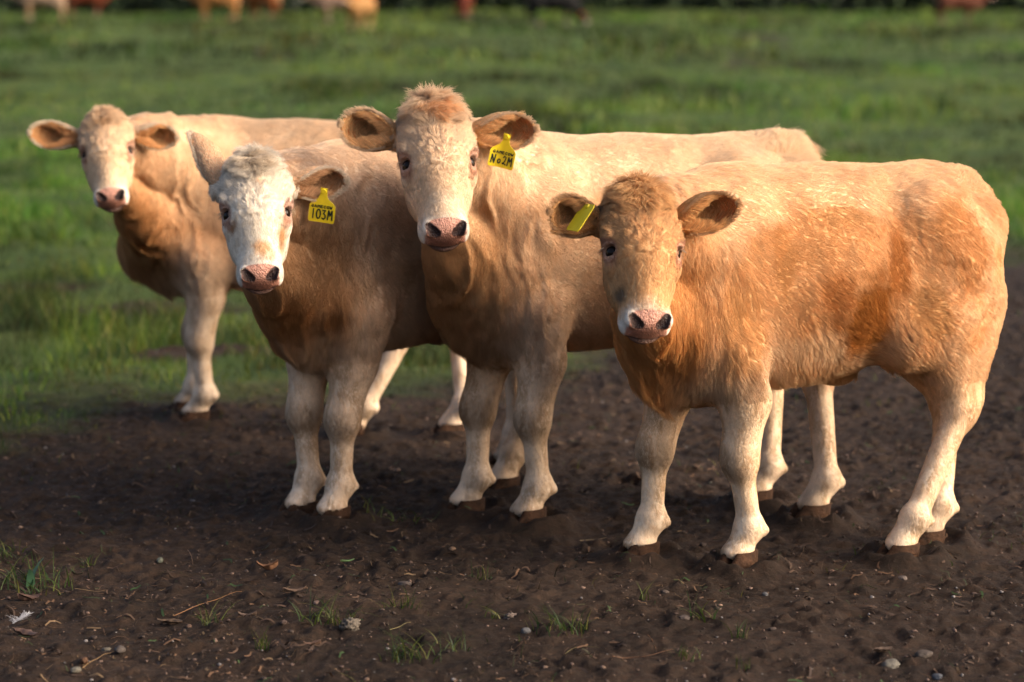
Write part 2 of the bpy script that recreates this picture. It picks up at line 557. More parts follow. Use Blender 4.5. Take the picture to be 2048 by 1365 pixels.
def strokes_mesh(strokes, w, z, V, F, MI, mi):
    """flat-ish raised pen strokes as thin boxes, polyline per stroke"""
    for st in strokes:
        for (x0, y0), (x1, y1) in zip(st[:-1], st[1:]):
            d = np.array((x1 - x0, y1 - y0)); L = max(np.linalg.norm(d), 1e-6); d = d / L; nrm = np.array((-d[1], d[0])) * w / 2
            a = np.array((x0, y0)) - d * w * 0.35; b = np.array((x1, y1)) + d * w * 0.35
            base = len(V)
            for zz in (z - 0.0005, z + 0.0012):
                for p in (a - nrm, b - nrm, b + nrm, a + nrm): V.append((p[0], p[1], zz))
            for f in ((4, 5, 6, 7), (0, 1, 5, 4), (1, 2, 6, 5), (2, 3, 7, 6), (3, 0, 4, 7), (3, 2, 1, 0)):
                F.append(tuple(base + i for i in f)); MI.append(mi)
GL = {'1': [[(.62, 1), (.62, 0)]],
      '0': [[(.5 + .42 * math.cos(a), .5 + .5 * math.sin(a)) for a in [i * 2 * PI / 12 for i in range(13)]]],
      '3': [[(.1, .95), (.7, .95), (.35, .6), (.7, .45), (.75, .2), (.45, 0), (.05, .08)]],
      '2': [[(.15, .8), (.4, 1), (.75, .85), (.65, .5), (.2, .05), (.1, .15), (.3, .2), (.85, 0)]],
      'N': [[(.05, 0), (.15, 1), (.7, 0), (.85, 1)]],
      'o': [[(.5 + .3 * math.cos(a), .3 + .25 * math.sin(a)) for a in [i * 2 * PI / 8 for i in range(9)]]],
      'G': [[(.85, .8), (.5, 1), (.1, .6), (.2, .1), (.7, 0), (.85, .4), (.5, .4)]],
      'A': [[(.05, 0), (.45, 1), (.85, 0)], [(.2, .4), (.7, .4)]],
      'M': [[(.02, 0), (.15, 1), (.5, .45), (.88, 1), (.95, 0)]],
      'E': [[(.8, 1), (.1, 1), (.1, 0), (.8, 0)], [(.1, .5), (.7, .5)]],
      'C': [[(.85, .85), (.4, 1), (.1, .5), (.4, 0), (.85, .15)]],
      'O': [[(.5 + .4 * math.cos(a), .5 + .5 * math.sin(a)) for a in [i * 2 * PI / 8 for i in range(9)]]],
      'W': [[(.0, 1), (.25, 0), (.5, .7), (.75, 0), (1, 1)]]}
def text_strokes(txt, x0, x1, y0, y1, slant=0.0):
    n = len(txt); w = (x1 - x0) / n
    res = []
    for i, ch in enumerate(txt):
        for st in GL[ch]:
            res.append([(x0 + (i + 0.08 + 0.80 * x) * w, y0 + (y1 - y0) * y + slant * (x0 + (i + x) * w)) for x, y in st])
    return res
def make_tag(parent, loc, xdir, ydir, s, lines, curl=0.0):
    """yellow ear tag: neck + panel, hanging; loc = pin, xdir across, ydir up (tag hangs along -ydir)"""
    # outline in tag space (pin at 0,0)
    half = [(0.009, 0.008), (0.0095, -0.012), (0.014, -0.022), (0.030, -0.034), (0.034, -0.040), (0.034, -0.082), (0.031, -0.086)]
    if not lines: half = [(0.026, 0.008), (0.030, -0.002), (0.030, -0.070), (0.026, -0.078)]
    right = half; left = [(-x, y) for x, y in half[::-1]]
    V = []; F = []; MI = []
    th = 0.0011
    nx = 8
    rows = [(y, x) for x, y in half]
    ys = []
    for (ya, xa), (yb, xb) in zip(rows[:-1], rows[1:]):
        st = max(1, int(abs(yb - ya) / 0.006))
        for i in range(st): ys.append((ya + (yb - ya) * i / st, xa + (xb - xa) * i / st))
    ys.append(rows[-1])
    for sgn in (1, -1):
        for y, hw in ys:
            for i in range(nx + 1): V.append((-hw + 2 * hw * i / nx, y, sgn * th))
    nr = len(ys); n1 = nr * (nx + 1)
    for r_ in range(nr - 1):
        for i in range(nx):
            a = r_ * (nx + 1) + i
            F.append((a, a + nx + 1, a + nx + 2, a + 1)); MI.append(0)
            F.append((n1 + a, n1 + a + 1, n1 + a + nx + 2, n1 + a + nx + 1)); MI.append(0)
        for i in (0, nx):
            a = r_ * (nx + 1) + i
            F.append((a, n1 + a, n1 + a + nx + 1, a + nx + 1)); MI.append(0)
    for r_ in (0, nr - 1):
        for i in range(nx):
            a = r_ * (nx + 1) + i
            F.append((a, a + 1, n1 + a + 1, n1 + a)); MI.append(0)
    # pin button
    base = len(V); nb = 12
    for z, r_ in ((th, 0.0075), (th + 0.0035, 0.006)):
        for i in range(nb): V.append((r_ * math.cos(2 * PI * i / nb), r_ * math.sin(2 * PI * i / nb), z))
    for i in range(nb): F.append((base + i, base + (i + 1) % nb, base + nb + (i + 1) % nb, base + nb + i)); MI.append(0)
    F.append(tuple(base + nb + i for i in range(nb))); MI.append(0)
    for txt, x0, x1, y0, y1, w in lines:
        strokes_mesh(text_strokes(txt, x0, x1, y0, y1), w, th, V, F, MI, 1)
    V = np.array(V) * s
    if curl:
        x = V[:, 0].copy()
        xn = np.maximum(0, -x - 0.004) 
        V[:, 2] += curl * xn ** 2 / 0.03
    x = np.array(xdir, float); x /= np.linalg.norm(x)
    y = np.array(ydir, float); y -= x * (x @ y); y /= np.linalg.norm(y)
    z = np.cross(x, y)
    V = np.array(loc) + V[:, :1] * x + V[:, 1:2] * y + V[:, 2:3] * z
    return mesh_obj('ear_tag', V, F, [M['tag'], M['tag_ink']], parent, smooth=False, mi=MI)

def make_calf(cfg, hres=0.0065, hair=True):
    rng = np.random.default_rng(cfg.get('seed', 1))
    s = cfg['s']
    yaw = cfg['yaw']; c, sn = math.cos(yaw), math.sin(yaw)
    org = np.array((cfg['pos'][0], cfg['pos'][1], 0.0))
    Rm = np.array([[c, sn, 0], [-sn, c, 0], [0, 0, 1]])       # world -> local rows
    def loc(p): return (Rm @ (np.array(p, float) - org)) / s
    def locd(v): return Rm @ np.array(v, float)
    root = empty(cfg.get('name', 'calf'), org, yaw)
    root.scale = (s, s, s * cfg.get('squat', 1.0))
    tag(root, cfg['label'], cfg.get('cat', 'calf'), cfg.get('group'))
    leg = {k: loc((p[0], p[1], 0))[:2] for k, p in cfg['feet'].items()}
    # head frame
    P0 = loc(cfg['poll']); P1 = loc(cfg['muzzle'])
    hx = P1 - P0; Lh = np.linalg.norm(hx); hx = hx / Lh; hs = Lh / 0.385
    hz = locd(cfg['face']); hz = hz - hx * (hz @ hx); hz /= np.linalg.norm(hz)
    hy = np.cross(hz, hx)
    A = np.array([hx, hy, hz])
    HP = head_prims(P0, A, hs)
    BP = body_prims(leg, P0, A, hs, cfg['tail'], cfg.get('belly', 1.0), cfg.get('girth', 1.0), cfg.get('brx', 0.0))
    prims = BP + HP
    # two resolutions, stitched with an overlap round the head
    lo = np.min([p.lo for p in prims], 0) - 0.03; hi = np.max([p.hi for p in prims], 0) + 0.03
    V, F = surf_nets(prims, lo, hi, hres)
    if hair:
        hc = P0 + A[0] * 0.19 * hs - A[2] * 0.07 * hs; hr = 0.25 * hs
        V2, F2 = surf_nets(prims, hc - hr - 0.02, hc + hr + 0.02, 0.0032)
        inb = np.linalg.norm(V - hc, axis=1) < hr - 0.004
        F = F[~inb[F].all(1)]
        outb = np.linalg.norm(V2 - hc, axis=1) > hr
        F2 = F2[~outb[F2].any(1)]
        F = np.concatenate([F, F2 + len(V)]); V = np.concatenate([V, V2])
        used = np.zeros(len(V), bool); used[F.ravel()] = True
        mp = np.cumsum(used) - 1
        V = V[used]; F = mp[F]
    NV = vnormals(V, F)
    q0 = ((V - P0) @ A.T) / hs
    dh0 = eval_pts(HP, V)
    off_head = sstep(0.01, 0.06, dh0)
    warp = (fbm(V, 6, 81, 2) - 0.5) * 0.12
    St = np.stack([V[:, 0] * 1.0 + warp, V[:, 1] * 0.9, V[:, 2] * 0.22], 1)
    nk = sstep(0.16, 0.34, V[:, 0]) * sstep(0.46, 0.56, V[:, 2]) * off_head
    fold = (1 - np.abs(fbm(St, 20, 85, 2) * 2 - 1)) ** 2 - 0.55
    trunk = sstep(0.50, 0.60, V[:, 2]) * off_head
    dsp = nk * fold * cfg.get('folds', 0.012) + trunk * ((fbm(V, 6.5, 87, 2) - 0.5) * 0.018 + (fbm(V, 22, 88, 2) - 0.5) * 0.004)
    rib = np.sin((V[:, 0] + 0.35 * V[:, 2] + warp * 0.3) * 62) * sstep(-0.30, -0.18, V[:, 0]) * sstep(0.16, 0.05, V[:, 0]) * sstep(0.58, 0.66, V[:, 2]) * sstep(0.90, 0.82, V[:, 2])
    dsp = dsp + rib * 0.0016
    cu_ = cfg.get('curl', 0.35)
    wq = np.stack([V[:, 0] + (fbm(V, 9, 141, 2) - 0.5) * 0.16, V[:, 1], V[:, 2] + (fbm(V, 9, 143, 2) - 0.5) * 0.16], 1)
    tuf = (1 - np.abs(fbm(wq * np.array((1.0, 0.7, 0.55)), 34, 145, 2) * 2 - 1)) ** 2 - 0.6
    dsp = dsp + trunk * tuf * 0.0038 * cu_ * sstep(0.20, 0.05, V[:, 0])
    V = V + NV * dsp[:, None]
    if hair:
        fr = (1 - np.abs(fbm(np.stack([q0[:, 0] * 1.0, q0[:, 1] * 1.0 , q0[:, 2] * 0.5], 1), 26, 91, 2) * 2 - 1)) ** 2 - 0.5
        V = V + NV * (fr * 0.0050 * (1 - off_head) * sstep(0.24, 0.16, q0[:, 0]) * sstep(-0.06, -0.02, q0[:, 2]))[:, None]
    NV = vnormals(V, F)
    coat = cfg['coat']
    def info(P):
        q = ((P - P0) @ A.T) / hs
        dh = eval_pts(HP, P); 
        db = eval_pts([p for p in BP], P)
        wh = sstep(0.035, -0.01, dh - db)
        return q, wh
    q, wh = info(V)
    col, bare = coat(V, q, wh, leg)
    mi = np.zeros(len(F), np.int32)
    padf = (bare[F].mean(1) > 0.5)
    mi[padf] = 1
    Vs, Fs, Cs, Ms = [V], [F], [col], [mi]
    hairP = []
    # ears
    ears = []
    for key, sd in (('ear_l', 1), ('ear_r', -1)):
        e = cfg[key]
        rt = P0 + hs * (A[0] * 0.042 + A[1] * sd * 0.092 - A[2] * 0.088)
        tip = loc(e['tip'])
        opn = locd(e['open'])
        EV, EF, d, o_, ac = ear_surface(rt, tip, opn, e.get('w', 0.115) * hs)
        nE = len(EV) // 2
        ec = np.zeros((len(EV), 3)); 
        ec[:nE] = cfg['ear_in']; ec[nE:] = cfg['ear_out']
        tt = np.linspace(0, 1, 26)[:, None].repeat(17, 1).ravel()
        nearr = sstep(0.62, 0.40, tt + 0.10 * (fbm(EV[:nE], 40, 3, 2) - 0.5))[:, None]
        ec[:nE] = ec[:nE] * (1 - nearr) + np.array(cfg['ear_hair']) * nearr
        rimj = np.abs(np.linspace(-1, 1, 17))[None, :].repeat(26, 0).ravel()
        rimt = np.linspace(0, 1, 26)[:, None].repeat(17, 1).ravel()
        rim = np.maximum(sstep(0.72, 1.0, rimj), sstep(0.88, 1, rimt))
        ec[:nE] = ec[:nE] * (1 - rim[:, None]) + np.array(cfg['ear_out']) * rim[:, None]
        off = sum(len(x) for x in Vs)
        Vs.append(EV); Fs.append(EF + off); Cs.append(ec); Ms.append(np.full(len(EF), 2, np.int32))
        ears.append((EV, EF, d, o_, ac, nE, ec, rt, tip))
    Va = np.concatenate(Vs); Fa = np.concatenate(Fs)
    body = mesh_obj('body', Va, Fa, [M['hide'], M['nose'], M['ear_hide']], root, True, np.concatenate(Ms), np.concatenate(Cs))
    # eyes
    for sd in (-1, 1):
        ec = P0 + hs * (A[0] * 0.159 + A[1] * sd * 0.0780 - A[2] * 0.0330)
        n1, n2 = 14, 20
        EV = [ec + 0.0206 * hs * (math.cos(PI * i / n1) * A[2] + math.sin(PI * i / n1) * (math.cos(2 * PI * j / n2) * A[0] + math.sin(2 * PI * j / n2) * A[1])) for i in range(1, n1) for j in range(n2)]
        EV += [ec + 0.0206 * hs * A[2], ec - 0.0206 * hs * A[2]]
        EF = [((i * n2 + j), (i * n2 + (j + 1) % n2), ((i + 1) * n2 + (j + 1) % n2), ((i + 1) * n2 + j)) for i in range(n1 - 2) for j in range(n2)]
        EF += [(len(EV) - 2, (j + 1) % n2, j) for j in range(n2)] + [(len(EV) - 1, (n1 - 2) * n2 + j, (n1 - 2) * n2 + (j + 1) % n2) for j in range(n2)]
        mesh_obj('eye', np.array(EV), EF, M['eye'], root)
    for nm, (fx, fy) in leg.items():
        make_hoof(root, fx + 0.012, fy, cfg.get('toe', {}).get(nm, 0.0), 1.0)
    for t in cfg.get('tags', []):
        EV, EF, d, o_, ac, nE, ec, rt, tip = ears[0 if t['ear'] == 'ear_l' else 1]
        pin = rt + (tip - rt) * t['t'] + ac * t.get('a', 0) + o_ * t.get('o', 0.012)
        make_tag(root, pin, locd(t['x']), locd(t['y']), t['s'] / s, t['lines'], t.get('curl', 0))
    if not hair: return root
    # ---------------- coat
    H = cfg.get('nhair', 1.0)
    fc = V[F].mean(1)
    fq, fwh = info(fc)
    fn = norm(np.cross(V[F[:, 2]] - V[F[:, 0]], V[F[:, 3]] - V[F[:, 1]]))
    legw = sstep(0.55, 0.42, fc[:, 2]) * (1 - fwh)
    dens = 12.5e4 * (1 + 0.6 * legw) * (1 - fwh) + 26e4 * fwh
    # skin inside joints (throat inside the neck) needs none; the nose pad is bare
    fb = bare[F].mean(1)
    dens = dens * (fb < 0.3)
    dens = dens * np.where(fc[:, 2] < 0.030, 0.1, 1.0)
    ar = 0.5 * np.linalg.norm(np.cross(V[F[:, 2]] - V[F[:, 0]], V[F[:, 3]] - V[F[:, 1]]), axis=1)
    n = int((ar * dens).sum() * s * s * H)
    fi, P, _ = sample_faces(V, F, dens, rng, n)
    Nn = norm(NV[F[fi]].mean(1))
    hq, hwh = info(P)
    hcol, hb = coat(P, hq, hwh, leg)
    lum = rng.uniform(0.90, 1.10, (n, 1)) * (0.88 + 0.24 * fbm(P, 140, 5, 2))[:, None]
    stq = np.stack([hq[:, 0] * 0.35, hq[:, 1], hq[:, 2]], 1); stb = np.stack([P[:, 0], P[:, 1], P[:, 2] * 0.30], 1)
    streak = np.where(hwh > 0.5, fbm(stq, 90, 61, 2), fbm(stb, 60, 62, 2))
    lgw = sstep(0.60, 0.45, P[:, 2]) * (hwh < 0.5)
    hcol = hcol * (1 - lgw[:, None] * (0.30 * sstep(0.42, 0.66, fbm(stb, 45, 66, 3)))[:, None] * np.array((0.8, 1.0, 1.25)))
    hcol = np.clip(hcol * lum * (0.88 + 0.24 * streak)[:, None], 0, 0.95)
    # split by region
    for reg in ('body', 'leg', 'head'):
        lw = sstep(0.52, 0.42, P[:, 2]) * (np.abs(P[:, 1]) > -1)
        ishead = hwh > 0.5
        if reg == 'head': m = ishead
        elif reg == 'leg': m = (~ishead) & (lw > 0.5) & (P[:, 2] < 0.47)
        else: m = (~ishead) & ~((lw > 0.5) & (P[:, 2] < 0.47))
        p = P[m]; nn = Nn[m]; k = len(p)
        if k == 0: continue
        if reg == 'body':
            nk = sstep(0.22, 0.42, p[:, 0])
            fl = np.stack([-1.0 + 0.95 * nk, 0 * nk, -0.55 - 0.6 * nk], 1)
            cw = cfg.get('curl', 0.5)
            wv = (fbm(p, 7, 3, 2) - 0.5)[:, None]
            fl = fl + cw * (np.array((0.0, 0, 1.0)) * wv * 2.4 + np.array((1.0, 0, 0)) * (fbm(p, 5, 9, 2) - 0.5)[:, None] * 2.0)
            bel = sstep(-0.2, -0.8, nn[:, 2]) * sstep(0.75, 0.55, p[:, 2])
            bris = sstep(0.28, 0.40, p[:, 0]) * sstep(0.66, 0.50, p[:, 2]) * sstep(0.10, 0.04, np.abs(p[:, 1]))
            top = sstep(0.5, 0.95, nn[:, 2])
            Ln = 0.013 + 0.008 * fbm(p, 9, 21, 2) + 0.012 * bel + cfg.get('bris', 0.024) * bris + 0.007 * top
            Ln = Ln * cfg.get('hlen', 1.0)
            th = cfg.get('tailtuft', 0.0) * 12 * sstep(-0.44, -0.52, p[:, 0]) * sstep(0.84, 0.93, p[:, 2])
            th = np.clip(th, 0, 1); Ln = Ln + th * cfg.get('tailtuft', 0.0); fl = fl * (1 - th[:, None]) + th[:, None] * np.array((-0.9, 0, 0.8))
            lift = 0.16 + 0.22 * top + 0.08 * cw + 0.9 * th + 0.20 * bel
            pts, rad = grow(p, nn, fl, Ln * rng.uniform(0.7, 1.15, k), lift, rng, clump_amt=0.12 + 0.22 * cw, wave=0.12 + 0.14 * cw, wscale=11, r0=0.00046, gravity=0.2)
        elif reg == 'leg':
            fl = np.tile(np.array((-0.15, 0, -1.0)), (k, 1))
            onleg = sstep(0.47, 0.40, p[:, 2])
            Ln = 0.015 - 0.006 * onleg
            Ln = Ln + 0.003 * sstep(0.075, 0.045, p[:, 2])
            bris = sstep(0.22, 0.30, p[:, 0]) * sstep(0.40, 0.44, p[:, 2]) * sstep(0.075, 0.03, np.abs(p[:, 1]))
            Ln = Ln + 0.020 * bris
            pts, rad = grow(p, nn, fl, Ln * rng.uniform(0.7, 1.2, k), 0.12, rng, clump_amt=0.4, wave=0.25, wscale=25, r0=0.0006)
        else:
            Q = hq[m]
            wx = 0.175
            up = sstep(wx + 0.012, wx - 0.012, Q[:, 0])                 # hair above the whorl runs towards the poll
            front = sstep(-0.09, -0.05, Q[:, 2])
            topk = sstep(0.10, 0.015, Q[:, 0] + 0.05 * (fbm(Q, 30, 4, 2) - 0.5)) * sstep(0.095, 0.03, np.abs(Q[:, 1])) * sstep(-0.12, -0.05, Q[:, 2])
            fx_ = np.where(front > 0.5, 1 - 2 * up, 0.4)
            fy_ = np.where(front > 0.5, np.sign(Q[:, 1]) * 0.25 + Q[:, 1] * 9 * up, 0.0)
            fz_ = np.where(front > 0.5, 0, -0.8)
            ft = topk[:, None]
            d3 = np.stack([fx_, fy_, fz_], 1) * (1 - ft) + ft * np.stack([1.6 * (fbm(Q, 22, 6, 2) - 0.30), Q[:, 1] * 16 + rng.normal(0, 0.3, k) + (fbm(Q, 22, 16, 2) - 0.5) * 3, 0.5 + 0 * fx_], 1)
            wv = (fbm(p, 18, 33, 2) - 0.5)[:, None]
            d3 = d3 + np.array((0, 1.0, 0)) * wv * 1.3
            fl = d3 @ A
            fore = sstep(0.17, 0.08, Q[:, 0]) * front
            Ln = 0.0080 + 0.015 * fore + 0.024 * topk * rng.uniform(0.5, 1.25, k) * cfg.get('tuft', 1.0) + 0.004 * sstep(0.3, 0.2, Q[:, 0])
            cheek = (1 - front) * sstep(0.25, 0.10, Q[:, 0])
            Ln = Ln + 0.008 * cheek
            near_eye = sstep(0.034, 0.022, np.sqrt((Q[:, 0] - 0.155) ** 2 + (np.abs(Q[:, 1]) - 0.088) ** 2 + (Q[:, 2] + 0.047) ** 2))
            Ln = Ln * (1 - 0.6 * near_eye)
            Ln = Ln * (1 - 0.5 * sstep(0.31, 0.35, Q[:, 0]))
            lift = 0.14 + 0.75 * topk * rng.random(k) + 0.08 * fore
            pts, rad = grow(p, nn, fl, Ln * rng.uniform(0.65, 1.2, k), lift, rng, clump_amt=0.55, wave=0.35, wscale=45, r0=0.0006)
        hairP.append((pts, rad, hcol[m]))
    # tuft of long spiky hair over the tail head
    tt_ = cfg.get('tailtuft', 0.0)
    if tt_ > 0:
        cand = np.where((P[:, 0] < -0.42) & (P[:, 2] > 0.88) & (np.abs(P[:, 1]) < 0.10))[0]
        if len(cand):
            k = 5200
            ii = rng.choice(cand, k)
            pts, rad = grow(P[ii] + rng.normal(0, 0.002, (k, 3)), Nn[ii], np.tile((-0.7, 0, 1.0), (k, 1)) + rng.normal(0, 0.3, (k, 3)), rng.uniform(0.45, 1.0, k) * tt_ * (0.25 + 0.75 * sstep(-0.41, -0.50, P[ii][:, 0])), 1.3, rng, clump_amt=0.0, wave=0.3, wscale=40, r0=0.0006)
            cell = (P[ii] / 0.022).astype(int)
            key = (cell[:, 0] * 73856093 ^ cell[:, 1] * 19349663 ^ cell[:, 2] * 83492791)
            for kk in np.unique(key):
                m_ = key == kk
                for i in range(2, 5): pts[m_, i] += (pts[m_, i].mean(0) - pts[m_, i]) * (0.22 * i)
            hairP.append((pts, rad, np.clip(hcol[ii] * 1.08, 0, 0.9)))
    # tail switch
    tl = cfg['tail']; b = np.array(tl[-1][:3]); k = 2200
    p = b + rng.normal(0, 0.008, (k, 3)) + np.array((0, 0, 0.10)) * rng.random((k, 1))
    nn = norm(rng.normal(0, 1, (k, 3)) * np.array((1, 1, 0.2)))
    pts, rad = grow(p, nn, np.tile((0, 0, -1.0), (k, 1)) + nn * 0.05, rng.uniform(0.08, 0.17, k), 0.10, rng, clump_amt=0.7, wave=0.2, r0=0.0009)
    hairP.append((pts, rad, np.tile(cfg.get('switch', (0.45, 0.27, 0.12)), (k, 1)) * rng.uniform(0.7, 1.2, (k, 1))))
    # ears' hair
    for EV, EF, d, o_, ac, nE, ec, rt, tip in ears:
        EN = vnormals(EV, EF)
        k = int(15000 * H)
        fi, p, _ = sample_faces(EV, EF, np.ones(len(EF)), rng, k)
        nn = norm(EN[EF[fi]].mean(1))
        inner = (EF[fi].max(1) < nE)
        side = (p - rt) @ ac
        rim = sstep(0.55, 0.95, np.abs(side) / (0.05 * hs))
        fl = np.tile(d, (k, 1)) + inner[:, None] * ac * (-np.sign(side) * 1.5)[:, None] * (0.5 + rng.random((k, 1)))
        Ln = np.where(inner, rng.uniform(0.012, 0.034, k), rng.uniform(0.007, 0.012, k))
        lift = np.where(inner, 0.45, 0.22)
        far = ((p - rt) @ d) / np.linalg.norm(tip - rt)
        keep = (~inner) | (rng.random(k) < 0.25 + 1.0 * sstep(0.75, 0.35, far))
        pts, rad = grow(p, nn, fl, Ln, lift, rng, clump_amt=0.5, wave=0.4, wscale=60, r0=0.0007)
        cc = np.where(inner[:, None], np.array(cfg['ear_hair']), np.array(cfg['ear_out'])) * rng.uniform(0.75, 1.15, (k, 1))
        hairP.append((pts[keep], rad[keep], cc[keep]))
        # long hair growing from both rims across the inner half of the ear
        k = int(6500 * H)
        jj = rng.integers(0, 2, k) * 16; ii = (rng.beta(1.3, 1.6, k) * 17).astype(int)
        fr_ = rng.random((k, 1))
        a0 = EV[ii * 17 + jj]; a1 = EV[np.minimum(ii + 1, 25) * 17 + jj]
        p = a0 * (1 - fr_) + a1 * fr_
        inw = np.where(jj[:, None] < 8, ac, -ac)
        drop = np.clip(ii / 17.0, 0, 1)[:, None]
        nn = norm(o_ * 1.0 + inw * 0.4 + rng.normal(0, 0.12, (k, 3)))
        pts, rad = grow(p - o_ * 0.003, nn, inw * (1.0 - 0.5 * drop) + d * (0.9 + 0.5 * drop) + rng.normal(0, 0.15, (k, 3)), rng.uniform(0.022, 0.048, k) * hs, 0.10, rng, clump_amt=0.45, wave=0.3, wscale=50, r0=0.0007)
        hairP.append((pts, rad, np.tile(np.array(cfg['ear_hair']) * 1.12, (k, 1)) * rng.uniform(0.75, 1.15, (k, 1))))
        # rim fringe
        k = int(2600 * H)
        jj = rng.integers(0, 2, k) * 16; ii = rng.integers(6, 26, k)
        tipm = rng.random(k) < 0.3
        jj = np.where(tipm, rng.integers(0, 17, k), jj); ii = np.where(tipm, 25, ii)
        p = EV[ii * 17 + jj] + rng.normal(0, 0.002, (k, 3))
        outw = np.where(jj[:, None] < 8, -ac, ac) * (~tipm)[:, None] + d * (0.6 + tipm[:, None])
        nn = norm(outw + 0.3 * o_ + rng.normal(0, 0.25, (k, 3)))
        pts, rad = grow(p, nn, np.tile(d, (k, 1)) + rng.normal(0, 0.2, (k, 3)), rng.uniform(0.005, 0.015, k) * (1 + (jj == (0 if cfg.get('x', 1) else 16)) * 0.4), 1.2, rng, clump_amt=0.2, wave=0.3, r0=0.0005)
        hairP.append((pts, rad, np.tile(cfg['ear_rim'], (k, 1)) * rng.uniform(0.8, 1.1, (k, 1))))
    # eyelashes
    for sd in (-1, 1):
        k = 34
        th = rng.uniform(-1.1, 1.1, k)
        p = P0 + hs * ((0.155 - 0.018 * np.cos(th))[:, None] * A[0] + (sd * (0.097 + 0 * th))[:, None] * A[1] + (-0.045 + 0.020 * np.sin(th))[:, None] * A[2])
        nn = np.tile(norm(A[1] * sd + 0.2 * A[2] - 0.2 * A[0]), (k, 1))
        pts, rad = grow(p, nn, np.tile(A[0], (k, 1)) + rng.normal(0, .25, (k, 3)), rng.uniform(0.014, 0.024, k), 1.2, rng, r0=0.0006)
        hairP.append((pts, rad, np.tile((0.55, 0.42, 0.30), (k, 1))))
    pts = np.concatenate([h[0] for h in hairP]); rad = np.concatenate([h[1] for h in hairP]); cc = np.concatenate([h[2] for h in hairP])
    make_curves('coat', pts, rad, cc, M['hair'], root)
    print('calf hairs', len(pts), 'verts', len(Va))
    return root

